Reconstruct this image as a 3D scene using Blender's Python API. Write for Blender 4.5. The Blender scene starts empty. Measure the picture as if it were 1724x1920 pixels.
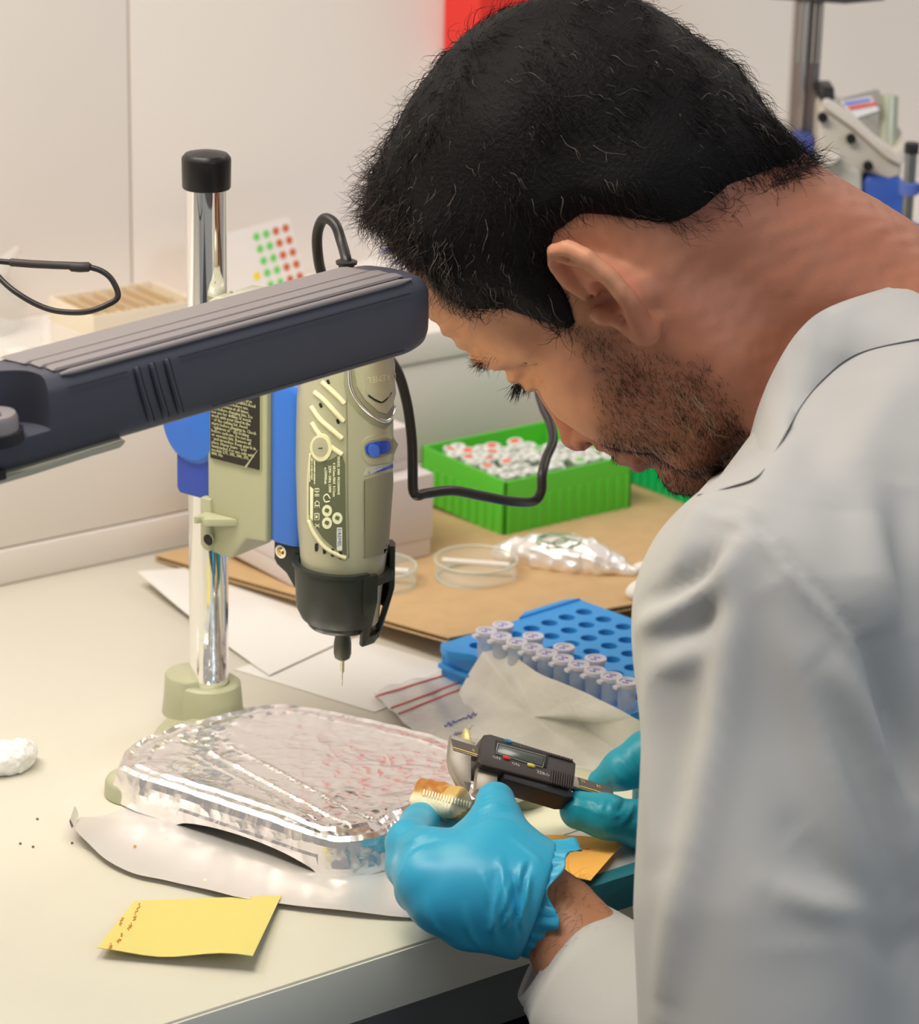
import bpy, bmesh, math, random
import numpy as np
from mathutils import Vector, Matrix
from mathutils.bvhtree import BVHTree
import mathutils.noise as mnoise

random.seed(7); rng = np.random.default_rng(7)
S = bpy.context.scene
COL = S.collection
PI = math.pi

# ------------------------------------------------------------------ camera
FPX = 5500.0                      # focal length in pixels of the 1724 x 1920 frame
PITCH, ROLL, YAW = math.radians(19), .024, math.radians(53)
T = .75                           # height of the bench top
_h = np.array([math.cos(YAW), math.sin(YAW), 0.]); _r = np.array([math.sin(YAW), -math.cos(YAW), 0.]); _z = np.array([0, 0, 1.])
F = _h*math.cos(PITCH) - _z*math.sin(PITCH); _u = _h*math.sin(PITCH) + _z*math.cos(PITCH)
R = math.cos(ROLL)*_r + math.sin(ROLL)*_u; U = -math.sin(ROLL)*_r + math.cos(ROLL)*_u
CAM = np.array([0, 0, T]) - 1.70*(F + (393-862)/FPX*R - (1370-960)/FPX*U)   # 1.70 m in front of the drill stand's column
cd = bpy.data.cameras.new('camera'); cam = bpy.data.objects.new('camera', cd); COL.objects.link(cam)
cam.matrix_world = Matrix(((R[0], U[0], -F[0], CAM[0]), (R[1], U[1], -F[1], CAM[1]), (R[2], U[2], -F[2], CAM[2]), (0, 0, 0, 1)))
cd.sensor_fit = 'HORIZONTAL'; cd.sensor_width = 36; cd.lens = FPX/1724*36; cd.clip_start = .05; cd.clip_end = 30
cd.dof.use_dof = True; cd.dof.focus_distance = 1.50; cd.dof.aperture_fstop = 13
S.camera = cam

# ------------------------------------------------------------------ world, lights, exposure
w = bpy.data.worlds.new('room_light'); S.world = w; w.use_nodes = True
w.node_tree.nodes['Background'].inputs['Color'].default_value = (.95, .93, .90, 1)
w.node_tree.nodes['Background'].inputs['Strength'].default_value = .27
def area(name, loc, target, sx, sy, power, color):
    d = bpy.data.lights.new(name, 'AREA'); d.shape = 'RECTANGLE'; d.size = sx; d.size_y = sy; d.energy = power; d.color = color
    o = bpy.data.objects.new(name, d); COL.objects.link(o); o.location = loc
    o.rotation_euler = (Vector(target) - Vector(loc)).to_track_quat('-Z', 'Y').to_euler(); return o
area('ceiling_or_fill_light', (-.50, .00, 2.05), (-.12, .16, .9), 1.2, .32, 18.5, (1.0, .915, .82))
area('ceiling_or_fill_light', (1.75, -.02, 2.3), (1.4, .35, .9), 1.2, .30, 8, (1.0, .93, .86))
area('ceiling_or_fill_light', (.35, -2.5, 1.9), (.25, -.5, .8), 1.4, .7, 11, (.66, .84, 1.0))  # added cool fill from behind the camera, not a ceiling fixture
vs = S.view_settings; vs.view_transform = 'Standard'; vs.look = 'None'; vs.exposure = 0.12; vs.gamma = 1; vs.use_curve_mapping = False

# ------------------------------------------------------------------ helpers: geometry of the view and of the bench
def ray(x, y): return F + (x-862)/FPX*R - (y-960)/FPX*U
def at(x, y, d): return CAM + d*ray(x, y)
def pl(x, y, h=0.):                               # the point on the plane h above the bench
    q = ray(x, y); return CAM + (T+h-CAM[2])/q[2]*q
def yp(x, y, Y):                                  # the point on a plane parallel to the wall
    q = ray(x, y); return CAM + (Y-CAM[1])/q[1]*q
def unit(v): v = np.asarray(v, float); return v/np.linalg.norm(v)

# ------------------------------------------------------------------ helpers: materials
MATS = {}
def mat(name, col, rough=.5, metal=0., spec=.5, bump=0., bscale=200., var=0., vscale=20., trans=0., alpha=1., sub=0., emit=None, estr=0., coat=0., sheen=0., col2=None, bdist=.001, ior=1.45, aniso=None, voro=0., vsc=60.):
    if name in MATS: return MATS[name]
    m = bpy.data.materials.new(name); m.use_nodes = True; nt = m.node_tree; b = nt.nodes['Principled BSDF']
    I = b.inputs
    I['Base Color'].default_value = (*col, 1); I['Roughness'].default_value = rough; I['Metallic'].default_value = metal
    I['Specular IOR Level'].default_value = spec; I['Transmission Weight'].default_value = trans; I['Alpha'].default_value = alpha
    I['IOR'].default_value = ior; I['Coat Weight'].default_value = coat; I['Sheen Weight'].default_value = sheen
    if sub: I['Subsurface Weight'].default_value = sub; I['Subsurface Radius'].default_value = (.010, .004, .002); I['Subsurface Scale'].default_value = 1.
    if emit: I['Emission Color'].default_value = (*emit, 1); I['Emission Strength'].default_value = estr
    co = nt.nodes.new('ShaderNodeNewGeometry').outputs['Position'] if (bump or var or voro) else None
    def noise(scale, detail=4., rgh=.6):
        n = nt.nodes.new('ShaderNodeTexNoise'); n.inputs['Scale'].default_value = scale; n.inputs['Detail'].default_value = detail
        n.inputs['Roughness'].default_value = rgh; nt.links.new(co, n.inputs['Vector']); return n
    if var or col2:
        if co is None: co = nt.nodes.new('ShaderNodeNewGeometry').outputs['Position']
        n = noise(vscale); r = nt.nodes.new('ShaderNodeValToRGB')
        c2 = col2 if col2 else tuple(max(0, c*(1-var)) for c in col)
        r.color_ramp.elements[0].position = .38; r.color_ramp.elements[1].position = .66
        r.color_ramp.elements[0].color = (*c2, 1); r.color_ramp.elements[1].color = (*col, 1)
        nt.links.new(n.outputs['Fac'], r.inputs['Fac']); nt.links.new(r.outputs['Color'], I['Base Color'])
    last = None
    if bump:
        n = noise(bscale, 5.); bp = nt.nodes.new('ShaderNodeBump'); bp.inputs['Strength'].default_value = bump; bp.inputs['Distance'].default_value = bdist
        nt.links.new(n.outputs['Fac'], bp.inputs['Height']); last = bp
    if voro:                                         # creased sheet: facets of a Voronoi pattern
        v = nt.nodes.new('ShaderNodeTexVoronoi'); v.inputs['Scale'].default_value = vsc; v.feature = 'F1'
        nz = noise(vsc*.6, 2.); mx = nt.nodes.new('ShaderNodeVectorMath'); mx.operation = 'MULTIPLY_ADD'
        nt.links.new(nz.outputs['Color'], mx.inputs[0]); mx.inputs[1].default_value = (.03, .03, .03); nt.links.new(co, mx.inputs[2])
        nt.links.new(mx.outputs[0], v.inputs['Vector'])
        bp2 = nt.nodes.new('ShaderNodeBump'); bp2.inputs['Strength'].default_value = voro; bp2.inputs['Distance'].default_value = .003
        nt.links.new(v.outputs['Distance'], bp2.inputs['Height'])
        if last: nt.links.new(last.outputs['Normal'], bp2.inputs['Normal'])
        last = bp2
    if last: nt.links.new(last.outputs['Normal'], I['Normal'])
    if sub and last:
        pass
    MATS[name] = m; return m
def srgb(r, g, b):
    f = lambda c: ((c/255)/12.92 if c/255 <= .04045 else ((c/255+.055)/1.055)**2.4)
    return (f(r), f(g), f(b))

# ------------------------------------------------------------------ helpers: objects
ROOTLOC = {}
def tag(o, label=None, cat=None, group=None, kind=None):
    if label: o['label'] = label
    if cat: o['category'] = cat
    if group: o['group'] = group
    if kind: o['kind'] = kind
    return o
def thing(name, loc, label, cat, group=None):
    o = bpy.data.objects.new(name, None); COL.objects.link(o); o.location = tuple(float(c) for c in loc); o.empty_display_size = .02
    ROOTLOC[o.name] = np.array(loc, float); return tag(o, label, cat, group)
def _world(o): return ROOTLOC.get(o.name, np.zeros(3))
def obj(name, V, Fc, m, parent=None, loc=None, smooth=False, label=None, cat=None, group=None, kind=None, sharp=None):
    """one mesh object; vertices are given in world space"""
    V = np.asarray(V, float).reshape(-1, 3)
    L = np.array(loc, float) if loc is not None else (_world(parent) if parent is not None else V.mean(0))
    me = bpy.data.meshes.new(name)
    if isinstance(Fc, np.ndarray) and Fc.dtype != object:
        n, k = Fc.shape
        me.vertices.add(len(V)); me.vertices.foreach_set('co', (V-L).astype(np.float32).ravel())
        me.loops.add(n*k); me.loops.foreach_set('vertex_index', Fc.astype(np.int32).ravel())
        me.polygons.add(n); me.polygons.foreach_set('loop_start', np.arange(0, n*k, k, dtype=np.int32))
        me.update(calc_edges=True); me.validate()
    else:
        me.from_pydata([tuple(v) for v in (V-L)], [], [tuple(int(i) for i in f) for f in Fc]); me.update()
    if smooth: me.polygons.foreach_set('use_smooth', np.ones(len(me.polygons), bool))
    if sharp is not None: me.set_sharp_from_angle(angle=math.radians(sharp))
    ms = m if isinstance(m, (list, tuple)) else [m]
    for x in ms: me.materials.append(x)
    o = bpy.data.objects.new(name, me); COL.objects.link(o)
    if parent is not None:
        o.parent = parent; o.location = tuple(L - _world(parent))
    else: o.location = tuple(L)
    ROOTLOC[o.name] = L
    return tag(o, label, cat, group, kind)
def copy_tree(o, delta, parent=None, **tags):
    c = o.copy(); COL.objects.link(c); ROOTLOC[c.name] = _world(o) + np.asarray(delta)
    c.parent = parent
    if parent is None: c.location = tuple(np.array(o.location) + np.asarray(delta))
    tag(c, **tags)
    for ch in list(o.children): copy_tree(ch, delta, c)
    return c

class MB:
    """collects vertices and faces"""
    def __init__(s): s.v = []; s.f = []
    def add(s, V, Fc):
        n = len(s.v); s.v += [tuple(map(float, p)) for p in V]; s.f += [tuple(int(i)+n for i in f) for f in Fc]; return s
    def poly_prism(s, pts, off):                    # a flat outline pushed along off
        n = len(pts); P = [np.array(p, float) for p in pts]; Q = [p+np.array(off) for p in P]
        s.add(P+Q, [tuple(range(n))[::-1], tuple(range(n, 2*n))] + [(i, (i+1) % n, n+(i+1) % n, n+i) for i in range(n)]); return s
    def box(s, o, a, b, c):                         # corner o and three edge vectors
        o, a, b, c = map(np.array, (o, a, b, c)); return s.poly_prism([o, o+a, o+a+b, o+b], c)
    def build(s, name, m, parent=None, bevel=0., seg=2, smooth=False, sharp=35, **k):
        o = obj(name, s.v, s.f, m, parent, smooth=False, **k)
        bm = bmesh.new(); bm.from_mesh(o.data); bmesh.ops.recalc_face_normals(bm, faces=bm.faces)
        if bevel: bmesh.ops.bevel(bm, geom=[e for e in bm.edges if len(e.link_faces) == 2 and e.calc_face_angle(0) > .5], offset=bevel, segments=seg, affect='EDGES', profile=.6, clamp_overlap=True)
        bm.to_mesh(o.data); bm.free()
        if smooth or bevel:
            o.data.polygons.foreach_set('use_smooth', np.ones(len(o.data.polygons), bool)); o.data.set_sharp_from_angle(angle=math.radians(sharp))
        return o
def boxobj(name, lo, hi, m, parent=None, bevel=.001, **k):
    lo = np.array(lo, float); hi = np.array(hi, float); d = hi-lo
    return MB().box(lo, (d[0], 0, 0), (0, d[1], 0), (0, 0, d[2])).build(name, m, parent, bevel=bevel, **k)
def loft(rings, cap=True, closed=False):
    """rings: list of (n,3) arrays"""
    rings = [np.asarray(r, float) for r in rings]; n = len(rings[0]); V = np.concatenate(rings); Fc = []
    K = len(rings)
    for k in range(K if closed else K-1):
        a, b = k*n, ((k+1) % K)*n
        for i in range(n): Fc.append((a+i, a+(i+1) % n, b+(i+1) % n, b+i))
    if cap and not closed: Fc.append(tuple(range(n))[::-1]); Fc.append(tuple(range((K-1)*n, K*n)))
    return V, Fc
def frames(path):
    P = np.asarray(path, float); t = np.gradient(P, axis=0); t /= np.linalg.norm(t, axis=1)[:, None]+1e-12
    a = np.array([0, 0, 1.]) if abs(t[0][2]) < .9 else np.array([1., 0, 0]); out = []
    for k in range(len(P)):
        a = a - t[k]*(a@t[k]); a /= np.linalg.norm(a)+1e-12; out.append((a, np.cross(t[k], a)))
    return P, out
def tube(path, rad, n=10, cap=True):
    P, fr = frames(path); rad = np.broadcast_to(rad, (len(P),)); rings = []
    th = np.linspace(0, 2*PI, n, endpoint=False)
    for p, (a, b), r in zip(P, fr, rad): rings.append(p + r*(np.cos(th)[:, None]*a + np.sin(th)[:, None]*b))
    return loft(rings, cap)
def spline(pts, n=60):
    """Catmull-Rom through points"""
    P = np.asarray(pts, float); P = np.vstack([2*P[0]-P[1], P, 2*P[-1]-P[-2]]); out = []; m = len(P)-3
    for t in np.linspace(0, m-1e-6, n):
        i = int(t); u = t-i; a, b, c, d = P[i:i+4]
        out.append(.5*((2*b)+(-a+c)*u+(2*a-5*b+4*c-d)*u*u+(-a+3*b-3*c+d)*u**3))
    return np.array(out)
def lathe(prof, o, ax, n=32, cap=True, rot=None):
    """prof: (r, w) pairs along axis ax from o"""
    ax = unit(ax); e = unit(np.cross(ax, [0.3, 1, 0.2])); g = np.cross(ax, e); th = np.linspace(0, 2*PI, n, endpoint=False)
    return loft([np.asarray(o)+ax*w + r*(np.cos(th)[:, None]*e+np.sin(th)[:, None]*g) for r, w in prof], cap)

# ------------------------------------------------------------------ helpers: signed-distance modelling (surface nets)
def smin(a, b, k):
    h = np.maximum(k-np.abs(a-b), 0)/k; return np.minimum(a, b)-h*h*k*.25
def smax(a, b, k): return -smin(-a, -b, k)
def s_cone(P, a, b, r1, r2):
    a = np.asarray(a, np.float32); d = np.asarray(b, np.float32)-a; q = P-a
    t = np.clip((q@d)/(d@d), 0, 1); return np.linalg.norm(q-t[..., None]*d, axis=-1)-(r1+(r2-r1)*t)
def s_chain(P, pts, rs, k=0.):
    f = None
    for i in range(len(pts)-1):
        g = s_cone(P, pts[i], pts[i+1], rs[i], rs[i+1]); f = g if f is None else (smin(f, g, k) if k else np.minimum(f, g))
    return f
def s_ell(P, c, r, M=None):
    q = P-np.asarray(c, np.float32)
    if M is not None: q = q@np.asarray(M, np.float32).T
    r = np.asarray(r, np.float32); k0 = np.linalg.norm(q/r, axis=-1); k1 = np.linalg.norm(q/(r*r), axis=-1)+1e-9
    return k0*(k0-1)/k1
def sdf_mesh(fn, lo, hi, h, B=4, refine=2):
    lo = np.array(lo, float); n = np.ceil((np.array(hi)-lo)/(h*B)).astype(int)+1; N = n*B+1
    ax = [lo[i]+np.arange(0, N[i], B)*h for i in range(3)]
    G = np.stack(np.meshgrid(*ax, indexing='ij'), -1).astype(np.float32); fc = fn(G.reshape(-1, 3)).reshape(G.shape[:3])
    f = np.repeat(np.repeat(np.repeat(fc, B, 0), B, 1), B, 2)[:N[0], :N[1], :N[2]].copy()
    near = np.abs(fc) < h*B*1.9
    m = np.zeros_like(near[:-1, :-1, :-1])
    for i in (0, 1):
        for j in (0, 1):
            for k in (0, 1): m |= near[i:i+m.shape[0], j:j+m.shape[1], k:k+m.shape[2]]
    blocks = np.argwhere(m); o = np.arange(B+1); oo = np.stack(np.meshgrid(o, o, o, indexing='ij'), -1).reshape(-1, 3)
    for s in range(0, len(blocks), 4000):
        ii = (blocks[s:s+4000, None, :]*B+oo[None]).reshape(-1, 3)
        f[ii[:, 0], ii[:, 1], ii[:, 2]] = fn((lo+ii*h).astype(np.float32))
    s = f < 0; c = np.zeros(np.array(f.shape)-1, np.int8)
    for i in (0, 1):
        for j in (0, 1):
            for k in (0, 1): c += s[i:i+c.shape[0], j:j+c.shape[1], k:k+c.shape[2]]
    cells = np.argwhere((c > 0) & (c < 8)); idx = np.full(c.shape, -1, np.int64); idx[tuple(cells.T)] = np.arange(len(cells))
    acc = np.zeros((len(cells), 3)); cnt = np.zeros(len(cells))
    cor = [(i, j, k) for i in (0, 1) for j in (0, 1) for k in (0, 1)]
    for a in cor:
        for b in cor:
            if sum(np.abs(np.subtract(a, b))) == 1 and a < b:
                ca, cb = cells+a, cells+b; fa = f[tuple(ca.T)]; fb = f[tuple(cb.T)]; x = (fa < 0) != (fb < 0)
                t = fa[x]/(fa[x]-fb[x]); acc[x] += ca[x]+t[:, None]*(cb[x]-ca[x]); cnt[x] += 1
    V = lo+h*acc/cnt[:, None]; Q = []
    for ax_ in range(3):
        e = [0, 0, 0]; e[ax_] = 1; u, v = [(1, 2), (2, 0), (0, 1)][ax_]
        sl0 = tuple(slice(0, f.shape[i]-e[i]) for i in range(3)); sl1 = tuple(slice(e[i], f.shape[i]) for i in range(3))
        ed = np.argwhere(s[sl0] != s[sl1]); ed = ed[(ed[:, u] > 0) & (ed[:, v] > 0) & (ed[:, u] < c.shape[u]) & (ed[:, v] < c.shape[v]) & (ed[:, ax_] < c.shape[ax_])]
        def cid(du, dv):
            t = ed.copy(); t[:, u] -= du; t[:, v] -= dv; return idx[tuple(t.T)]
        q = np.stack([cid(1, 1), cid(0, 1), cid(0, 0), cid(1, 0)], 1); ins = s[tuple(ed.T)]
        q[~ins] = q[~ins][:, ::-1]; Q.append(q)
    Q = np.concatenate(Q); Q = Q[(Q >= 0).all(1)]
    e = h*.5
    for _ in range(refine):
        P = V.astype(np.float32); f0 = fn(P); g = np.stack([(fn(P+np.eye(3, dtype=np.float32)[i]*e)-fn(P-np.eye(3, dtype=np.float32)[i]*e))/(2*e) for i in range(3)], -1)
        st = f0[:, None]*g/((g*g).sum(-1, keepdims=True)+1e-6); L = np.linalg.norm(st, axis=1, keepdims=True); V = V-st*np.minimum(1, h*.7/(L+1e-12))
    return V, Q.astype(np.int32)
def vnormals(V, Q):
    a, b, c = V[Q[:, 0]], V[Q[:, 1]], V[Q[:, 2]]; d = V[Q[:, 3]]; n = np.cross(c-a, d-b); N = np.zeros_like(V)
    for i in range(4): np.add.at(N, Q[:, i], n)
    return N/(np.linalg.norm(N, axis=1, keepdims=True)+1e-12)
def nz(P, s, seed=0):                                # cheap smooth noise, -1..1
    r = np.random.default_rng(seed); P = np.asarray(P)*s; out = 0
    for i in range(7):
        k = r.normal(size=3); k /= np.linalg.norm(k)/r.uniform(.7, 1.6); out = out+np.sin(P@k+r.uniform(0, 6.3)+1.3*np.sin(P@np.roll(k, 1)*.7+r.uniform(0, 6)))
    return out/4.5
def crease(P, s, seed=0, n=9):                       # sharp folds, 0..1
    r = np.random.default_rng(seed); P = np.asarray(P)*s; out = 0; W = 0
    for i in range(n):
        k = r.normal(size=3); k /= np.linalg.norm(k)/r.uniform(.5, 1.8); ph = P@k+r.uniform(0, 6.3)+1.1*np.sin(P@np.roll(k, 1)*.6+i)
        wgt = r.uniform(.4, 1); out = out+wgt*np.abs(((ph/PI) % 2)-1); W += wgt
    return out/W

# ------------------------------------------------------------------ helpers: details laid on a finished surface
def bvh_of(*obs):
    V, Fc = [], []
    for o in obs:
        n = len(V); L = _world(o); V += [Vector(v.co)+Vector(L) for v in o.data.vertices]; Fc += [tuple(i+n for i in p.vertices) for p in o.data.polygons]
    return BVHTree.FromPolygons(V, Fc)
def hit(bv, x, y, lift=0.):
    d = ray(x, y); d = d/np.linalg.norm(d); p, n, i, t = bv.ray_cast(Vector(CAM), Vector(d))
    if p is None: return None
    if n.dot(Vector(d)) > 0: n = -n
    return np.array(p)+lift*np.array(n)
def patch(bv, outline, lift, sink=.0006, rings=6):
    """a raised plate on a surface; the outline is where it is seen"""
    O0 = np.array(outline, float); O = []
    for i in range(len(O0)):
        p0, p1 = O0[i], O0[(i+1) % len(O0)]; m = max(1, int(np.hypot(*(p1-p0))/7)); O += [p0+(p1-p0)*j/m for j in range(m)]
    O = np.array(O); c = (O0.min(0)+O0.max(0))/2; n = len(O); V = []; Fc = []; last = None
    ks = [1.]+list(np.linspace(1, 0, rings+1)[:-1])
    for j, k in enumerate(ks):
        for q in O:
            x, y = c+(q-c)*(k if j else 1.0); p = hit(bv, x, y, -sink if j == 0 else lift)
            if p is None: p = last if last is not None else at(x, y, 1.6)
            last = p; V.append(p)
    V.append(hit(bv, c[0], c[1], lift) if hit(bv, c[0], c[1], lift) is not None else last)
    for j in range(len(ks)-1):
        for i in range(n): Fc.append((j*n+i, j*n+(i+1) % n, (j+1)*n+(i+1) % n, (j+1)*n+i))
    b = (len(ks)-1)*n
    for i in range(n): Fc.append((b+i, b+(i+1) % n, len(V)-1))
    return V, Fc
def rpoly(cx, cy, w, h, ang=0., n=4, k=4.):             # rounded box outline
    out = []
    for t in np.linspace(0, 2*PI, 8*n, endpoint=False):
        a, b = math.cos(t), math.sin(t); x = w/2*math.copysign(abs(a)**(2/k), a); y = h/2*math.copysign(abs(b)**(2/k), b)
        out.append((cx+x*math.cos(ang)-y*math.sin(ang), cy+x*math.sin(ang)+y*math.cos(ang)))
    return out
_tc = {}
def text_mesh(s, res=1):
    if (s, res) in _tc: return _tc[(s, res)]
    c = bpy.data.curves.new('t', 'FONT'); c.body = s; c.resolution_u = res; c.align_x = 'LEFT'; c.size = 1.
    o = bpy.data.objects.new('t', c); COL.objects.link(o); bpy.context.view_layer.update()
    me = o.to_mesh(); V = np.array([v.co[:] for v in me.vertices]).reshape(-1, 3); Fc = [tuple(p.vertices) for p in me.polygons]; o.to_mesh_clear()
    bpy.data.objects.remove(o); bpy.data.curves.remove(c); _tc[(s, res)] = (V, Fc); return V, Fc
def text_on(mb, place, s, org, ex, ey, bold=0.):
    if bold:
        for k in (-1, 1): text_on(mb, place, s, np.array(org)+k*bold*unit(ex), ex, ey)
    """place(u, v) gives a 3-D point; the text runs from org along ex, ey is one em up"""
    V, Fc = text_mesh(s); out = []
    for v in V:
        q = np.array(org)+v[0]*np.array(ex)+v[1]*np.array(ey); p = place(q[0], q[1])
        if p is None: return
        out.append(p)
    mb.add(out, Fc)
# ------------------------------------------------------------------ materials
M = {}
M['wall'] = mat('wall_panel', (.88, .81, .745), .55, bump=.05, bscale=60, bdist=.001)
M['joint'] = mat('panel_joint', (.72, .64, .57), .7)
M['floor'] = mat('floor_vinyl', (.10, .11, .13), .45, var=.2, vscale=4)
M['bench'] = mat('bench_laminate', (.64, .605, .52), .38, bump=.04, bscale=350, bdist=.0004, var=.025, vscale=6)
M['bench_edge'] = mat('bench_edge', (.70, .685, .60), .5, bump=.05, bscale=300, bdist=.0004)
M['under'] = mat('bench_rail', (.17, .18, .19), .6)
M['ledge'] = mat('ledge_laminate', (.82, .765, .71), .45, bump=.03, bscale=120, bdist=.0005)
M['card'] = mat('cardboard', (.60, .405, .205), .85, var=.08, vscale=55, bump=.12, bscale=260, bdist=.0005)
M['flute'] = mat('cardboard_flute', (.34, .22, .11), .9)
M['paper'] = mat('white_paper', (.82, .80, .76), .8, bump=.03, bscale=90)
M['cream'] = mat('cream_paper', (.80, .78, .60), .8)
M['wbox'] = mat('white_card_box', (.72, .66, .64), .5, bump=.03, bscale=200)
M['foil'] = mat('aluminium_foil', (.95, .91, .90), .22, .94, bump=.12, bscale=260, bdist=.0008, voro=.25, vsc=85)
M['foil_s'] = mat('aluminium_foil_flat', (.86, .82, .81), .40, .66, bump=.12, bscale=60, bdist=.0015)
M['clear'] = mat('clear_plastic', (.93, .94, .93), .12, alpha=.22, spec=.8)
M['bag'] = mat('bag_film', (.86, .84, .82), .2, alpha=.62, spec=.7, bump=.5, bscale=55, bdist=.003)
M['glass'] = mat('dish_glass', (.90, .95, .88), .04, alpha=.20, spec=1.)
M['rim'] = mat('dish_rim', (.72, .80, .70), .08, alpha=.55, spec=1.)

def setting():
    B = {}
    # back wall: a carrier and its panels, with open joints between them
    wl = boxobj('wall_back', (-2.2, .4672, -.0), (3.6, .56, 2.6), M['joint'], bevel=0, kind='structure')
    xs = [-2.2, -.98, .2244, 1.44, 2.66, 3.6]
    for i in range(len(xs)-1):
        boxobj('panel', (xs[i]+.0009, .464, .0), (xs[i+1]-.0009, .4674, 2.6), M['wall'], wl, bevel=.0012)
    boxobj('floor', (-3.2, -3.2, -.05), (3.6, .464, 0), M['floor'], bevel=0, kind='structure')
    # boxed-in service ledge
    lg = thing('service_ledge', (0, .37, T), 'white boxed-in ledge that runs along the wall at the back of the bench', 'ledge')
    X0, X1 = -1.6, 2.6
    boxobj('skirting', (X0, .2766, T+.0002), (X1, .29, T+.0243), M['ledge'], lg, bevel=.0022)
    boxobj('front_panel', (X0, .2786, T+.0253), (X1, .464, T+.0988), M['ledge'], lg, bevel=.0012)
    boxobj('shelf', (X0, .2762, T+.1001), (X1, .464, T+.1214), M['ledge'], lg, bevel=.0025)
    bn = thing('lab_bench', (0, 0, T), 'long white laminate lab bench with a grey front edge', 'bench')
    edge = -.2815
    boxobj('worktop', (-1.6, edge, T-.0335), (2.6, .464, T), M['bench'], bn, bevel=.0018)
    MB().box((-1.6, edge-.0012, T-.0325), (4.2, 0, 0), (0, .0012, 0), (0, 0, .031)).build('edge_band', M['bench_edge'], bn, bevel=.0004)
    boxobj('rail', (-1.55, edge+.035, T-.0875), (2.55, edge+.055, T-.0336), M['under'], bn, bevel=.001)
    for x in (-1.45, .55, 2.4):
        boxobj('leg', (x, edge+.08, 0), (x+.05, edge+.13, T-.034), M['under'], bn, bevel=.002)
        boxobj('leg', (x, .35, 0), (x+.05, .40, T-.034), M['under'], bn, bevel=.002)

# the cardboard sheet lies a little askew; things on it stand on this plane
_cL, _cN, _cF = pl(290, 1040, .0048), pl(842, 1195, .020), pl(1250, 945, .0075)
_cn = unit(np.cross(_cN-_cL, _cF-_cL)); _cn = _cn*np.sign(_cn[2])
def pc(x, y, h=0.):
    q = ray(x, y); t = ((_cL+_cn*h-CAM)@_cn)/(q@_cn); return CAM+t*q
def cz(X, Y): return _cL[2]-(_cn[0]*(X-_cL[0])+_cn[1]*(Y-_cL[1]))/_cn[2]

def sheet(name, corners, m, th=.0004, parent=None, nu=16, nv=16, h=None, **k):
    """a thin bent sheet with real thickness; corners in order, h(u,v) lifts it"""
    A, B_, C_, D = [np.array(c, float) for c in corners]; V = []
    for s in (0, 1):
        for j in range(nv+1):
            for i in range(nu+1):
                u, v = i/nu, j/nv; p = (A*(1-u)+B_*u)*(1-v)+(D*(1-u)+C_*u)*v; p = p.copy()
                p[2] += (h(u, v) if h else 0)+(th if s == 0 else 0); V.append(p)
    W = nu+1; N = W*(nv+1); Fc = []
    for j in range(nv):
        for i in range(nu):
            a = j*W+i; Fc.append((a, a+1, a+W+1, a+W)); Fc.append((N+a, N+a+W, N+a+W+1, N+a+1))
    rim = [i for i in range(W)]+[W*j+nu for j in range(1, nv+1)]+[W*nv+i for i in range(nu-1, -1, -1)]+[W*j for j in range(nv-1, 0, -1)]
    for a, b in zip(rim, rim[1:]+rim[:1]): Fc.append((a, N+a, N+b, b))
    o = MB().add(V, Fc).build(name, m, parent, smooth=True, sharp=50, **k); return o

def slab_poly(name, pts, th, m, parent=None, bevel=.0005, **k):
    return MB().poly_prism(pts, (0, 0, th)).build(name, m, parent, bevel=bevel, **k)

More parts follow.
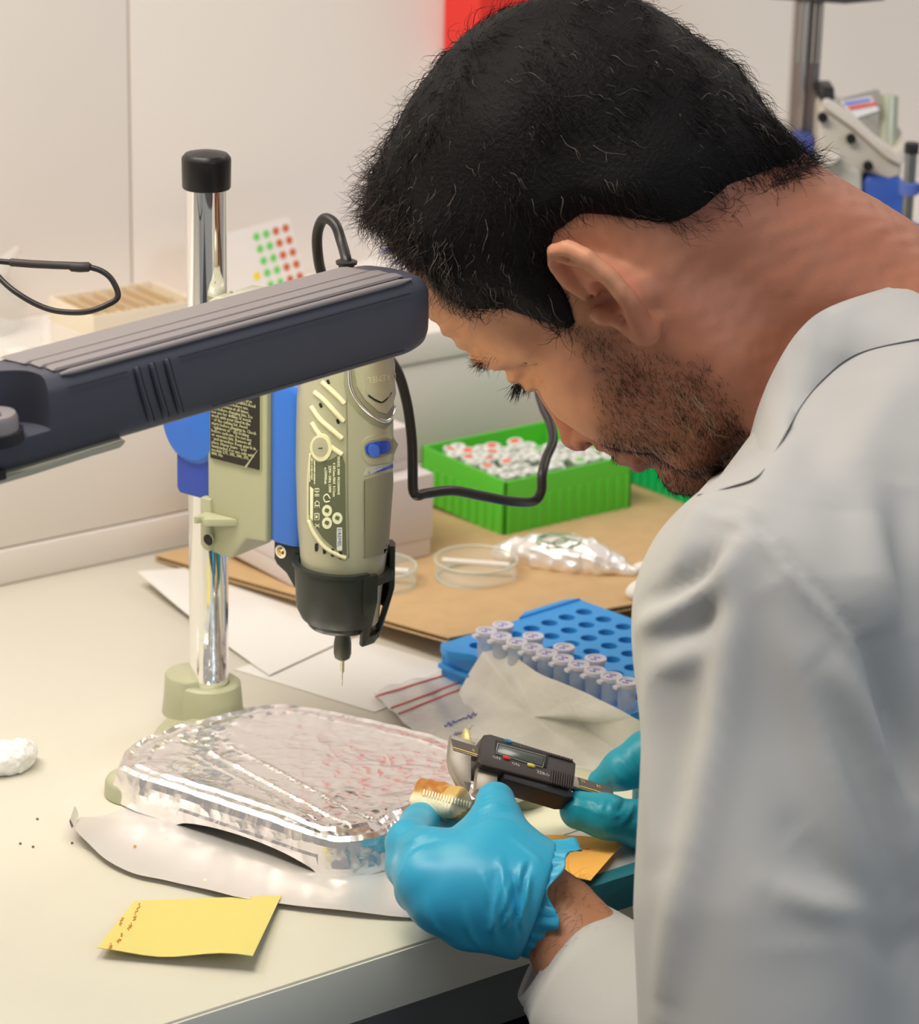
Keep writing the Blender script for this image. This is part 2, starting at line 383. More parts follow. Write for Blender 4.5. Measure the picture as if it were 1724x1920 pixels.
def bench_things():
    # ---- cardboard
    far1, far2 = pc(1720, 960), pc(1345, 1105)
    pts = [_cL, _cN, np.array([.42, .0, 0]), np.array([.585, .02, 0]), np.array([.59, .272, 0])]
    pts = [np.array([p[0], min(p[1], .2755), cz(p[0], min(p[1], .2755))]) for p in pts]
    pts[2] = pc(1345, 1103)
    for p in pts: p[2] = max(p[2], T+.0048)
    cb = thing('cardboard_sheet', _cL, 'brown corrugated cardboard sheet lying on the bench under the boxes', 'cardboard')
    MB().poly_prism([p-_cn*.0012 for p in pts], _cn*.0012).build('liner', M['card'], cb, bevel=.0003)
    MB().poly_prism([p-_cn*.0042 for p in pts], _cn*.0010).build('liner', M['card'], cb, bevel=.0002)
    mb = MB(); a, b = pts[0], pts[1]
    for k in range(len(pts)-1):                     # wavy core, seen along the open edges
        a, b = pts[k]-_cn*.0031, pts[k+1]-_cn*.0031; L = np.linalg.norm(b-a); n = int(L/.0042); d = (b-a)/L; inn = unit(np.cross(_cn, d)) 
        for i in range(n):
            p0 = a+d*(i*.0042)+inn*.0006; p1 = p0+d*.0021; p2 = p0+d*.0042
            mb.poly_prism([p0, p1+_cn*.0017, p2, p2+_cn*.0003, p1+_cn*.0020, p0+_cn*.0003], inn*.006)
    mb.build('fluting', M['flute'], cb, kind='stuff')
    # ---- white card boxes
    def cardbox(name, near, wa, wb, hh, ang, lid, label, basez=None):
        ca, sa = math.cos(ang), math.sin(ang); a = np.array([ca, sa, 0]); b = np.array([-sa, ca, 0]); n = np.array(near, float)
        t = thing(name, n+a*wa/2+b*wb/2, label, 'box', 'white lidded cardboard boxes'); z = np.array([0, 0, 1.])
        MB().box(n+.001*(a+b), a*(wa-.002), b*(wb-.002), z*(hh*.6)).build('box_base', M['wbox'], t, bevel=.0008)
        MB().box(n+z*(hh-lid), a*wa, b*wb, z*lid).build('lid', M['wbox'], t, bevel=.0012)
    nb = pc(548, 1103); zb = max(cz(nb[0]+x, nb[1]+y) for x in (0, .11) for y in (0, .11))+.0005
    nb[2] = zb
    cardbox('cardboard_box', nb, .112, .107, .058, .0, .045, 'larger white lidded cardboard box, under the smaller one behind the drill stand')
    cardbox('cardboard_box', (nb[0]+.03, nb[1]+.012, nb[2]+.0585), .072, .09, .030, .03, .022, 'smaller white cardboard box stacked on the larger white box')
    # ---- green racks
    G = mat('green_plastic', (.115, .60, .045), .35, spec=.4)
    G2 = mat('emerald_plastic', (.0, .52, .14), .35, spec=.4)
    def greenbox(near, wa, wb, hh, ang, m, label, ribs=13):
        ca, sa = math.cos(ang), math.sin(ang); a = np.array([ca, sa, 0]); b = np.array([-sa, ca, 0]); n = np.array(near, float); z = np.array([0, 0, 1.])
        t = thing('tube_rack', n+a*wa/2+b*wb/2, label, 'rack'); w_ = .0022; ta = .004
        P = lambda i, j, k: n+a*i+b*j+z*k
        def wall(p, q, inn):
            MB().poly_prism([p, q, q+z*hh-inn*(-.0), p+z*hh], inn*w_).build('side_wall', m, t, bevel=.0006)
        wall(P(0, 0, 0), P(wa, 0, 0), b); wall(P(0, wb, 0), P(wa, wb, 0), -b); wall(P(0, .0, 0), P(0, wb, 0), a); wall(P(wa, 0, 0), P(wa, wb, 0), -a)
        MB().box(P(w_, w_, .001), a*(wa-2*w_), b*(wb-2*w_), z*.002).build('floor_plate', m, t)
        MB().box(P(w_, w_, hh*.45), a*(wa-2*w_), b*(wb-2*w_), z*.0016).build('hole_plate', m, t)
        rb = MB()
        for i in range(ribs):
            rb.box(P(wa*(i+.3)/ribs, -.0009, .0015), a*wa/ribs*.4, b*.001, z*hh*.62)
        for i in range(int(ribs*.8)):
            rb.box(P(-.0009, wb*(i+.3)/(ribs*.8), .0015), a*.001, b*wb/ribs*.5, z*hh*.62)
        rb.build('rib_pattern', m, t, bevel=.0003, kind='stuff')
        return P
    ng = pc(945, 1010); ng[2] = max(cz(ng[0]+x, ng[1]+y) for x in (0, .112) for y in (0, .097))+.0003
    P = greenbox(ng, .112, .097, .040, .0, G, 'bright green open tube rack full of small clear tubes')
    tubes(P, .112, .097, ng)
    n2 = pc(1318, 962); n2[2] = max(cz(n2[0]+x, n2[1]+y) for x in (0, .11) for y in (0, .085))+.0003
    greenbox(n2, .11, .085, .036, .0, G2, 'emerald green box behind the bearded chin, right of the bright green rack')
    # ---- petri dishes with a white stick
    def dish(cx, cy, rr, label, sa):
        sd = unit(pc(cx+47, cy-2)-pc(cx-48, cy-9))
        c = pc(cx, cy, .0005); t = thing('petri_dish', c, label, 'dish')
        V, Fc = lathe([(0, 0), (rr-.001, 0), (rr, .001), (rr, .0125), (rr-.0011, .0125), (rr-.0012, .0016), (0, .0013)], c, _cn, 48, cap=False); obj('dish_wall', V, Fc, M['glass'], t, smooth=True, sharp=40)
        th = np.linspace(0, 2*PI, 49); V, Fc = tube([c+_cn*.0128+rr*(math.cos(q)*np.array([1, 0, 0])+math.sin(q)*np.array([0, 1, 0])) for q in th], .0009, 6, False); obj('rim', V, Fc, M['rim'], t, smooth=True)
        V, Fc = tube([c+_cn*.0012+(rr-.001)*(math.cos(q)*np.array([1, 0, 0])+math.sin(q)*np.array([0, 1, 0])) for q in th], .0011, 6, False); obj('foot_ring', V, Fc, M['rim'], t, smooth=True)
        d = sd; o = c+_cn*.0105
        L_ = rr*.84; V, Fc = tube([o-d*L_, o+d*L_], .0019, 10)
        o2 = obj('stick', V, Fc, M['paper'], smooth=True, sharp=50); tag(o2, 'white stick lying in the '+('larger front' if cx > 800 else 'half-hidden')+' glass dish', 'stick')
    dish(893, 1084, .0268, 'round glass dish with a white stick in it, in front of the foil packet', .54+.35)
    dish(706, 1096, .0262, 'round glass dish half hidden behind the drill collar', .5)
    # ---- foil packet
    def fn(Pq):
        q = Pq.copy(); f = s_ell(q, c0, (.033, .017, .013), Mx); f = smin(f, s_ell(q, c0+e1*.027-_z*.002, (.018, .012, .008), Mx), .012); f = smin(f, s_ell(q, c0-e1*.034-_z*.003, (.013, .009, .007), Mx), .009)
        f = smin(f, s_ell(q, c0+e1*.046-_z*.006, (.009, .006, .004), Mx), .006)
        f = smax(f, (c0[2]-.0088)-q[:, 2], .003)
        return f+.0065*(crease(q, 330, 3)-.5)+.0036*(crease(q, 760, 4)-.5)
    c0 = pc(1050, 1040, .0085); e1 = unit(pc(1170, 1052, .008)-pc(930, 1025, .008)); e2 = unit(np.cross(_z, e1)); Mx = np.stack([e1, e2, _z])
    c0 = c0.astype(np.float32); V, Q = sdf_mesh(fn, c0-.066, c0+.066, .0016, refine=1)
    fp = obj('foil_packet', V, Q, mat('packet_foil', (.95, .92, .90), .38, .55, bump=.3, bscale=260, bdist=.001), label='small crumpled foil packet with green pen marks, in front of the bright green rack', cat='foil packet', loc=c0-_z*.0085)
    bv = bvh_of(fp); gi = mat('green_ink', (.16, .30, .12), .6); mk = []
    for cx, cy, ra, rb in ((1048, 1012, 42, 15), (1040, 1010, 27, 8), (1063, 1017, 26, 9)):
        pp = [hit(bv, cx+ra*math.cos(q), cy+rb*math.sin(q)+(q*.7), .0003) for q in np.linspace(0, 5.6, 40)]; pp = [p for p in pp if p is not None]
        mk.append(tube(pp, .0005, 5))
    mm = MB(); [mm.add(*x) for x in mk]; mm.build('pen_mark', gi, fp, smooth=True)
    # ---- scraps near the coat
    for nm, x, y, sz, lb in (('paper_scrap', 1203, 1064, .006, 'small white paper scrap beside the foil packet at the coat'), ('paper_scrap', 1206, 1108, .011, 'folded white paper piece on the cardboard, below the smaller scrap by the coat')):
        c = pc(x, y, sz*.35).astype(np.float32)
        V, Q = sdf_mesh(lambda q: s_ell(q, c, (sz*1.1, sz*.8, sz*.6))+.0016*(crease(q, 420, 8)-.5), c-sz*1.6, c+sz*1.6, .0012, refine=1)
        V[:, 2] = np.maximum(V[:, 2], c[2]-sz*.35); obj(nm, V, Q, M['paper'], label=lb, cat='paper')
    # ---- papers
    sheet('paper_sheet', [pl(258, 1100, .001), pl(435, 1040, .001), pl(668, 1192, .001), pl(505, 1268, .001)], M['paper'], th=.0003,
          h=lambda u, v: .010*max(0, 1-u*1.8)*(1-v)**2+.0005, label='blank white sheet behind the drill stand with its left corner curling up', cat='paper')
    sheet('paper_sheet', [pl(440, 1256, .0002), pl(640, 1188, .0002), pl(885, 1262, .0002), pl(703, 1336, .0002)], M['paper'], th=.0004,
          label='blank white sheet lying flat on the bench under the drill bit', cat='paper')
    sheet('paper_sheet', [pl(940, 1440, .0005), pl(1250, 1370, .0005), pl(1260, 1500, .0005), pl(985, 1590, .0005)], M['cream'], th=.0004,
          label='pale cream sheet under the far hand and the caliper', cat='paper')
    # ---- zip bag with red lines
    def bagh(u, v): return .0015+.0016*math.sin(u*9+v*3)**2+.0012*math.sin(v*14+u*5)**2
    bc = [pl(700, 1306, .001), pl(845, 1262, .001), pl(1010, 1392, .001), pl(830, 1440, .001)]
    zb_ = sheet('zip_bag', bc, M['bag'], th=.0006, nu=24, nv=40, h=bagh, label='small clear zip bag with red stripes and blue handwriting', cat='bag')
    red = mat('red_stripe', (.72, .20, .18), .4); bvz = bvh_of(zb_)
    for q0, q1 in (((700, 1308), (842, 1265)), ((728, 1331), (863, 1280)), ((742, 1341), (872, 1290))):
        pp = [hit(bvz, q0[0]+(q1[0]-q0[0])*t, q0[1]+(q1[1]-q0[1])*t, .0004) for t in np.linspace(0, 1, 24)]; pp = [p for p in pp if p is not None]
        if len(pp) > 2: V, Fc = tube(pp, .0007, 6); obj('seal_line', V, Fc, red, zb_, smooth=True, label='red seal line')
    ink = mat('blue_ink', (.12, .13, .55), .6); ink2 = mat('dim_ink', (.36, .33, .42), .6)
    for x0, y0, x1, y1, m_, sd in ((834, 1362, 916, 1330, ink, 3), (880, 1366, 955, 1350, ink2, 9), (850, 1378, 900, 1366, ink2, 5)):
        rr_ = np.random.default_rng(sd); pp = []
        for t in np.linspace(0, 1, 60):
            p = hit(bvz, x0+(x1-x0)*t, y0+(y1-y0)*t+4.2*math.sin(t*55+rr_.uniform(-.5, .5))*(.5+.5*math.sin(t*13)), .0004)
            if p is not None: pp.append(p)
        if len(pp) > 2: V, Fc = tube(pp, .00035, 5); obj('handwriting', V, Fc, m_, zb_, smooth=True)
    # ---- the big crumpled bag
    def big():
        outl = [(905, 1222), (950, 1222), (1010, 1262), (1100, 1300), (1200, 1352), (1290, 1400), (1290, 1470), (1180, 1465), (1080, 1440), (960, 1425), (860, 1392), (850, 1330), (872, 1278)]
        lif = [.031, .033, .034, .034, .031, .010, .001, .001, .001, .001, .001, .002, .010]
        O = np.array([pl(x, y, h) for (x, y), h in zip(outl, lif)]); O = spline(np.vstack([O, O[:1]]), 120)[:-1]
        c = pl(1000, 1345, .014); V = []; n = len(O); K = 26
        for k in range(K):
            s = 1-k/(K-1)*.985
            for p in O:
                q = c+(p-c)*s; q[2] = max(T+.0008, q[2]+(.0045*(crease(q[None], 60, 2)[0]-.35)+.003*(crease(q[None], 190, 6)[0]-.5))*(1 if k else .5)); V.append(q)
        for p in O: V.append(np.array([p[0], p[1], T+.0006]))
        V, Fc = np.array(V), []
        for k in range(K-1):
            for i in range(n): Fc.append((k*n+i, k*n+(i+1) % n, (k+1)*n+(i+1) % n, (k+1)*n+i))
        for i in range(n): Fc.append((i, K*n+i, K*n+(i+1) % n, (i+1) % n))
        Fc.append(tuple(K*n+i for i in range(n))[::-1]); Fc.append(tuple((K-1)*n+i for i in range(n)))
        return MB().add(V, Fc).build('plastic_bag', mat('thick_bag_film', (.84, .81, .76), .28, spec=.7, bump=.5, bscale=42, bdist=.004, var=.12, vscale=26), smooth=True, sharp=60, label='large crumpled grey-white plastic bag in front of the blue tube rack', cat='bag')
    big()
    # ---- notes
    def note(name, cs, m, edge, h, label):
        return sheet(name, cs, m, th=.0003, nu=24, nv=10, h=h, label=label, cat='sticky note')
    Y = mat('yellow_note', (.66, .56, .18), .75); O_ = mat('orange_note', (.90, .46, .10), .75)
    yn = note('sticky_note', [pl(182, 1788, .003), pl(252, 1688, .001), pl(528, 1678, .004), pl(474, 1800, .007)], Y, None,
              lambda u, v: .0035*(math.cos(v*2*PI*1.15+.2)*.5+.5)*(1-u)-.0005, 'yellow sticky note with faint handwriting on the near bench corner')
    bv = bvh_of(yn); ri = mat('red_ink', (.62, .22, .05), .6)
    def scrib(x0, y0, x1, y1, n, amp, sd, parent, m_, b_):
        r_ = np.random.default_rng(sd); pp = []; d = np.array([x1-x0, y1-y0]); nn = np.array([-d[1], d[0]])/np.hypot(*d)
        for t in np.linspace(0, 1, n*6):
            w_ = amp*math.sin(t*n*PI*1.1+.8*math.sin(t*9+sd))*(.45+.55*abs(math.sin(t*5.1+sd))); q = np.array([x0, y0])+d*t+nn*w_
            p = hit(b_, q[0], q[1], .0003)
            if p is not None: pp.append(p)
        if len(pp) > 2: V, Fc = tube(pp, .00022, 5); obj('handwriting', V, Fc, m_, parent, smooth=True)
    for a in ((262, 1695, 256, 1712, 4, 2.4), (256, 1714, 250, 1727, 4, 3), (248, 1732, 240, 1744, 5, 3), (231, 1722, 224, 1736, 5, 2.6), (229, 1750, 228, 1757, 3, 2), (226, 1762, 220, 1768, 4, 3), (210, 1770, 205, 1782, 5, 3)):
        scrib(*a[:5], a[5], int(a[1]) % 17, yn, ri, bv)
    on = note('sticky_note', [pl(1010, 1566, .001), pl(1172, 1578, .004), pl(1108, 1652, .006), pl(990, 1640, .002)], O_, None, lambda u, v: .0012*math.sin(u*3), 'orange sticky note under the wrist of the near gloved hand')
    bv = bvh_of(on); scrib(1074, 1591, 1084, 1591, 4, 1.6, 3, on, ri, bv); scrib(1092, 1592, 1105, 1592, 4, 1.6, 5, on, ri, bv)
    # ---- crumpled plastic at the left edge
    c = pl(-12, 1424, .007).astype(np.float32)
    V, Q = sdf_mesh(lambda q: smin(s_ell(q, c, (.026, .014, .010)), s_cone(q, c+np.float32([.012, -.006, 0]), pl(40, 1434, .003), .006, .0015), .01)+.0085*(crease(q, 330, 12)-.5)+.004*(crease(q, 800, 2)-.5), c-.05, c+.05, .0012, refine=1)
    V[:, 2] = np.maximum(V[:, 2], T+.0004)
    obj('plastic_wrap', V, Q, mat('wrap_film', (.92, .90, .88), .15, bump=.8, bscale=150, bdist=.004), label='crumpled white plastic wrap at the left side of the bench', cat='plastic wrap', loc=c-_z*.007)
    for i, (x, y) in enumerate(((70, 1536), (38, 1582), (62, 1588), (135, 1581))):
        c = pl(x, y, .0003); V, Fc = lathe([(0, 0), (.0008, .0001), (.0006, .0006), (0, .0008)], c, _z, 8, False); obj('crumb', V, Fc, mat('crumb', (.20, .13, .07), .8), label='tiny brown crumb on the bench left of the foil sheet', cat='crumb', group='crumbs on the bench')

def tubes(P, wa, wb, n0):
    """microtubes with lids in the green rack"""
    cl = mat('tube_plastic', (.78, .84, .78), .2, alpha=.55, spec=.6); lidm = mat('tube_lid', (.80, .82, .77), .35); redm = mat('lid_label_red', (.85, .13, .06), .5); grn = mat('lid_label_green', (.20, .55, .15), .5); ink = mat('lid_ink', (.05, .08, .07), .6)
    first = {}; k = 0
    for i in range(9):
        for j in range(7):
            if (i > 5 and j > 3) or (i > 2 and j == 6) or (i+2*j) % 9 == 5: continue
            c = P(.011+i*.0108, .012+j*.0118, .0265); c = c+np.array([rng.normal()*.0004, rng.normal()*.0004, 0])
            kind = 'red' if (i <= 2 and j >= 2 and (i+j) % 2 == 0) or (j == 5 and i in (3, 5)) else ('green' if (i*3+j) % 8 == 2 else 'plain')
            kind = kind
            lb = {'red': 'small clear tube with a red dot on its lid in the green rack', 'green': 'small clear tube with a green mark on its lid in the green rack', 'plain': 'small clear tube with a plain whitish lid in the green rack'}[kind]
            if kind not in first:
                t = thing('microtube', c, lb, 'tube', 'small tubes in the green rack, '+kind+' lids')
                V, Fc = lathe([(0, -.016), (.002, -.0155), (.0045, -.006), (.0048, .010), (.0055, .0105), (.0055, .0118), (0, .0118)], c, _z, 14, False); obj('tube_body', V, Fc, cl, t, smooth=True, sharp=40)
                V, Fc = lathe([(0, .0119), (.0056, .0119), (.0058, .0125), (.0056, .0139), (.0038, .0140), (.0036, .0134), (0, .0134)], c, _z, 14, False); obj('lid', V, Fc, lidm, t, smooth=True, sharp=40)
                boxobj('hinge', c+np.array([.0048, -.0012, .0112]), c+np.array([.0075, .0012, .0128]), lidm, t, bevel=.0002)
                if kind != 'plain':
                    V, Fc = lathe([(0, .0135), (.0034, .0135), (.0034, .0141), (0, .0141)], c, _z, 12, False); obj('lid_label', V, Fc, redm if kind == 'red' else grn, t)
                else:
                    V, Fc = tube([c+np.array([-.002, .001, .0136]), c+np.array([0, -.001, .0137]), c+np.array([.002, .0012, .0136])], .0003, 5); obj('pen_mark', V, Fc, ink, t)
                first[kind] = (t, c)
            else:
                cc = copy_tree(first[kind][0], c-first[kind][1]); cc.rotation_euler = (rng.normal()*.10, rng.normal()*.10, rng.uniform(0, 6.28))
            k += 1

def blue_rack():
    m = mat('blue_plastic', (.045, .33, .80), .38, spec=.4); dk = m
    a = unit([.992, .10, 0]); b = unit([.13, -.99, 0]); z = _z
    o = pl(840, 1206, .026); o[2] = T; o = o-b*.002-a*.003
    t = thing('tube_rack', o, 'blue tube rack with rows of round holes, beside the coat', 'rack'); H = .026; LA, LB = .118, .150; W_ = .0022
    # top plate with real holes
    px_, nb_ = .0185, 8; mb = MB(); sa, sb = .0150, .0168; na, nbb = int(LA/sa), int(LB/sb)
    oa, ob = (LA-na*sa)/2, (LB-nbb*sb)/2
    PT = lambda i, j, k: o+a*i+b*j+z*k
    for i in range(na):
        for j in range(nbb):
            i0, j0 = oa+i*sa, ob+j*sb; c = (i0+sa/2, j0+sb/2); rr = .0052; n = 16
            ring = [(c[0]+rr*math.cos(q), c[1]+rr*math.sin(q)) for q in np.linspace(0, 2*PI, n, endpoint=False)+PI/n]
            sq = []
            for q in np.linspace(0, 2*PI, n, endpoint=False)+PI/n:
                x, y = math.cos(q), math.sin(q); s = 1/max(abs(x), abs(y)); sq.append((c[0]+x*s*sa/2, c[1]+y*s*sb/2))
            V = [PT(*p, H) for p in sq]+[PT(*p, H) for p in ring]+[PT(*p, H-.009) for p in ring]; Fc = []
            for k in range(n):
                l = (k+1) % n; Fc += [(k, l, n+l, n+k), (n+k, n+l, 2*n+l, 2*n+k)]
            # corners of the cell
            base = len(V); V += [PT(i0, j0, H), PT(i0+sa, j0, H), PT(i0+sa, j0+sb, H), PT(i0, j0+sb, H)]
            for k, cr in ((n//8*5-1, 0), (n//8*7-1, 1), (n//8-1, 2), (n//8*3-1, 3)): Fc.append((k, base+cr, (k+1) % n))
            mb.add(V, Fc)
    for (i0, i1, j0, j1) in ((0, oa, 0, LB), (LA-oa, LA, 0, LB), (oa, LA-oa, 0, ob), (oa, LA-oa, LB-ob, LB)):
        mb.add([PT(i0, j0, H), PT(i1, j0, H), PT(i1, j1, H), PT(i0, j1, H)], [(0, 1, 2, 3)])
    mb.build('hole_plate', m, t)
    for p, d1, d2, nm in ((PT(0, 0, 0), a*LA, b*W_, 'side_wall'), (PT(0, LB-W_, 0), a*LA, b*W_, 'side_wall'), (PT(0, W_, 0), a*W_, b*(LB-2*W_), 'side_wall'), (PT(LA-W_, W_, 0), a*W_, b*(LB-2*W_), 'side_wall')):
        MB().box(p, d1, d2, z*(H-.0003)).build(nm, m, t, bevel=.0005)
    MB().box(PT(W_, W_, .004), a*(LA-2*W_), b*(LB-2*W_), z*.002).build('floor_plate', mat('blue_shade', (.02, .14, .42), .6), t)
    MB().poly_prism([PT(-.008, .012, H-.004), PT(-.008, LB*.1, H-.004), PT(0, LB*.2, H-.004), PT(0, 0, H-.004), PT(-.004, .003, H-.004)], z*.0055).build('handle_tab', m, t, bevel=.001)
    MB().poly_prism([PT(LA*.62, -.005, H-.003), PT(LA*.92, -.005, H-.003), PT(LA, .0, H-.003), PT(LA*.54, 0, H-.003)], z*.0045).build('handle_tab', m, t, bevel=.001)
    MB().box(PT(-.003, LB*.0, .011), a*.003, b*LB, z*.003).build('step', m, t, bevel=.0006)
    # frosted tubes standing in the row nearest the left wall
    fr = mat('frosted_tube', (.70, .77, .92), .35, alpha=.58, spec=.4); fl = mat('frosted_lid', (.82, .82, .93), .4, alpha=.85); vi = mat('violet_ink', (.36, .30, .74), .6)
    p0, p1 = pl(912, 1196, .038), pl(1164, 1288, .038); first = None
    for k in range(10):
        c = p0+(p1-p0)*k/8.6; c[2] = T+.038
        if first is None:
            u = thing('microtube', c, 'frosted tube with a violet-marked lid standing in the blue rack', 'tube', 'frosted tubes in the blue rack')
            V, Fc = lathe([(0, -.0375), (.002, -.037), (.0049, -.022), (.0053, .0), (.006, .0003), (.006, .0022), (0, .0022)], c, _z, 18, False); obj('tube_body', V, Fc, fr, u, smooth=True, sharp=40)
            V, Fc = lathe([(0, .0023), (.0062, .0023), (.0066, .003), (.0064, .005), (.0048, .0052), (.0044, .0044), (0, .0044)], c, _z, 18, False); obj('lid', V, Fc, fl, u, smooth=True, sharp=40)
            MB().box(c+np.array([-.0095, -.002, .0018]), (.0045, 0, 0), (0, .004, 0), (0, 0, .002)).build('hinge', fl, u, bevel=.0004)
            V, Fc = tube([c+np.array([-.003, .001, .0047]), c+np.array([-.001, -.002, .0047]), c+np.array([.0005, .002, .0047]), c+np.array([.003, -.001, .0047])], .00035, 5); obj('pen_mark', V, Fc, vi, u)
            first = (u, c)
        else: copy_tree(first[0], c-first[1]+np.array([rng.normal()*.0003, rng.normal()*.0003, 0]))
        if k in (0, 2, 4, 6):                              # the second row behind
            copy_tree(first[0], c-first[1]+a*.0135+np.array([0, 0, .0002]))
def back_things():
    LZ = .1214
    L_ = lambda x, y, h=0.: pl(x, y, LZ+h)
    # stickers sheet
    wp = mat('sticker_sheet', (.82, .76, .71), .45)
    Yb, Yt = .405, .43
    def sp(x, y):
        Y = Yt; p = yp(x, y, Y)
        Y = Yb+(Yt-Yb)*min(1, max(0, (p[2]-T-LZ)/.07)); return yp(x, y, Y)
    t = sheet('sticker_sheet', [sp(350, 458), sp(541, 407), sp(584, 556), sp(352, 600)], wp, th=.0006, nu=20, nv=20, label='white sheet of round green and red stickers leaning behind the drill stand', cat='stickers')
    L0 = _world(t)
    for v in t.data.vertices: v.co.z = max(v.co.z, T+LZ+.0005-L0[2])
    bv = bvh_of(t); cols = [mat('sticker_green', (.17, .62, .13), .5), mat('sticker_red', (.60, .14, .05), .5), mat('sticker_yellow', (.86, .66, .02), .5)]
    for r_ in range(5):
        for c in range(4):
            x = 481+r_*6.7+c*18.2; y = 444+r_*22.5-c*5.4
            V, Fc = patch(bv, [(x+6.3*math.cos(q), y+7.6*math.sin(q)) for q in np.linspace(0, 2*PI, 16, endpoint=False)], .0003, 0., 1)
            obj('sticker', V, Fc, cols[0 if c < 2 else 1], t, label='green sticker' if c < 2 else 'red sticker')
    V, Fc = patch(bv, [(482+6.5*math.cos(q), 518+8*math.sin(q)) for q in np.linspace(0, 2*PI, 16, endpoint=False)], .0003, 0., 1); obj('sticker', V, Fc, cols[2], t, label='yellow sticker')
    # white bag behind the cable
    c = L_(672, 548, .012).astype(np.float32)
    V, Q = sdf_mesh(lambda q: s_ell(q, c+np.float32([.02, 0, 0]), (.055, .026, .024))+.005*nz(q, 40, 3)+.002*(crease(q, 120, 5)-.5), c-.1, c+.12, .0025, refine=1)
    V[:, 2] = np.maximum(V[:, 2], T+LZ+.0004); V[:, 1] = np.minimum(V[:, 1], .4635)
    obj('white_bag', V, Q, M['wbox'], smooth=True, label='soft white bag lying on the ledge behind the black cable', cat='bag')
    # blue bulb
    c = at(757, 515, 2.19).astype(np.float32); ax = unit(at(800, 585, 2.19)-at(740, 500, 2.19))
    bl = mat('blue_rubber', (.012, .055, .38), .4)
    V, Q = sdf_mesh(lambda q: smin(s_ell(q, c, (.0225, .0225, .0225)), s_cone(q, c, c+ax*.036, .019, .006), .012), c-.055, c+.055, .0022)
    V[:, 2] = np.maximum(V[:, 2], T+LZ+.0004)
    obj('rubber_bulb', V, Q, bl, smooth=True, label='blue rubber bulb behind the lamp end and the forehead', cat='bulb')
    # cream tray with dividers
    a = L_(172, 628); cr = mat('cream_tray', (.84, .74, .58), .5); w2 = mat('tan_card', (.72, .55, .34), .7)
    tr = thing('divided_tray', a, 'cream tray with tan dividers on the ledge left of the drill stand', 'tray')
    x0, x1 = yp(176, 600, .335)[0], yp(372, 600, .335)[0]; z0 = T+LZ+.0003
    for lo, hi in (((x0, .335, z0), (x1, .3365, z0+.032)), ((x0, .395, z0), (x1, .3965, z0+.032)), ((x0, .3366, z0), (x0+.0015, .3949, z0+.032)), ((x1-.0015, .3366, z0), (x1, .3949, z0+.032))): boxobj('side_wall', lo, hi, cr, tr, bevel=.0004)
    boxobj('tray_floor', (x0+.0016, .3366, z0), (x1-.0016, .3949, z0+.0012), cr, tr, bevel=0)
    for k in range(1, 7):
        x = x0+(x1-x0)*k/7; boxobj('divider', (x-.0006, .3367, z0+.0013), (x+.0006, .3948, z0+.031), w2, tr, bevel=0)
        boxobj('card_slip', (x+.002, .3368, z0+.0013), (x+.0045, .3378, z0+.0335+.003*(k % 2)), w2, tr, bevel=0)
    # clear plastic box
    b = L_(60, 660); X0, X1 = yp(38, 640, .31)[0], yp(165, 640, .31)[0]; bx = thing('plastic_box', (X0, .34, z0), 'low clear plastic box on the ledge, left of the cream tray', 'box')
    for lo, hi in (((X0, .306, z0), (X1, .3072, z0+.026)), ((X0, .372, z0), (X1, .3732, z0+.026)), ((X0, .3073, z0), (X0+.0012, .3719, z0+.026)), ((X1-.0012, .3073, z0), (X1, .3719, z0+.026))): boxobj('side_wall', lo, hi, M['clear'], bx, bevel=.0004)
    boxobj('rim', (X0-.001, .3045, z0+.0262), (X1+.001, .3060, z0+.0275), M['clear'], bx, bevel=.0003)
    boxobj('content', (X0+.012, .315, z0+.0002), (X1-.02, .36, z0+.012), mat('pale_tissue', (.82, .76, .68), .7), bx, bevel=.003)
    boxobj('box_floor', (X0+.0013, .3073, z0), (X1-.0013, .3719, z0+.0001), M['clear'], bx, bevel=0)
    # white roll, plastic bag, at the left
    p = L_(-8, 720, .0165); V, Fc = lathe([(.004, 0), (.0155, 0), (.0160, .001), (.0160, .039), (.0155, .040), (.004, .040)], p, unit([.5, -.25, 0])*-1, 28); V = V+np.array([.0, 0, 0]); V[:, 2] += T+LZ+.0004-V[:, 2].min(); V[:, 1] += max(0, .2965-V[:, 1].min())
    obj('tape_roll', V, Fc, M['paper'], smooth=True, sharp=40, label='white roll on the ledge at the left, before the clear bag', cat='roll')
    c = L_(8, 590, .016).astype(np.float32)+np.float32([-.01, .02, 0])
    V, Q = sdf_mesh(lambda q: smin(s_ell(q, c, (.036, .022, .024)), s_cone(q, c+np.float32([.0, 0, .014]), c+np.float32([.030, -.004, .040]), .012, .003), .012)+.0075*(crease(q, 75, 21)-.5), c-.07, c+.07, .0022, refine=1)
    V[:, 2] = np.maximum(V[:, 2], T+LZ+.0004); V[:, 1] = np.minimum(V[:, 1], .4635)
    obj('clear_bag', V, Q, mat('bag_clear', (.80, .78, .72), .12, alpha=.42, spec=.8, bump=.3, bscale=70, bdist=.002), smooth=True, label='crumpled clear bag on the ledge at the left, under the black cable loop', cat='bag')
    # red and white dispenser on the wall
    X0, X1 = yp(880, 90, .43)[0], yp(992, 60, .43)[0]; zb = yp(862, 120, .43)[2]
    d = thing('wall_dispenser', (X0, .464, zb), 'red and white dispenser on the wall above the head', 'dispenser')
    red = mat('red_cover', (.80, .035, .025), .5)
    boxobj('cover', (X0, .418, zb), (X1, .4638, zb+.16), red, d, bevel=.003, seg=3)
    boxobj('body', (X0+.002, .424, zb-.030), (X1-.002, .4637, zb-.0002), mat('dispenser_white', (.74, .70, .66), .4), d, bevel=.003)
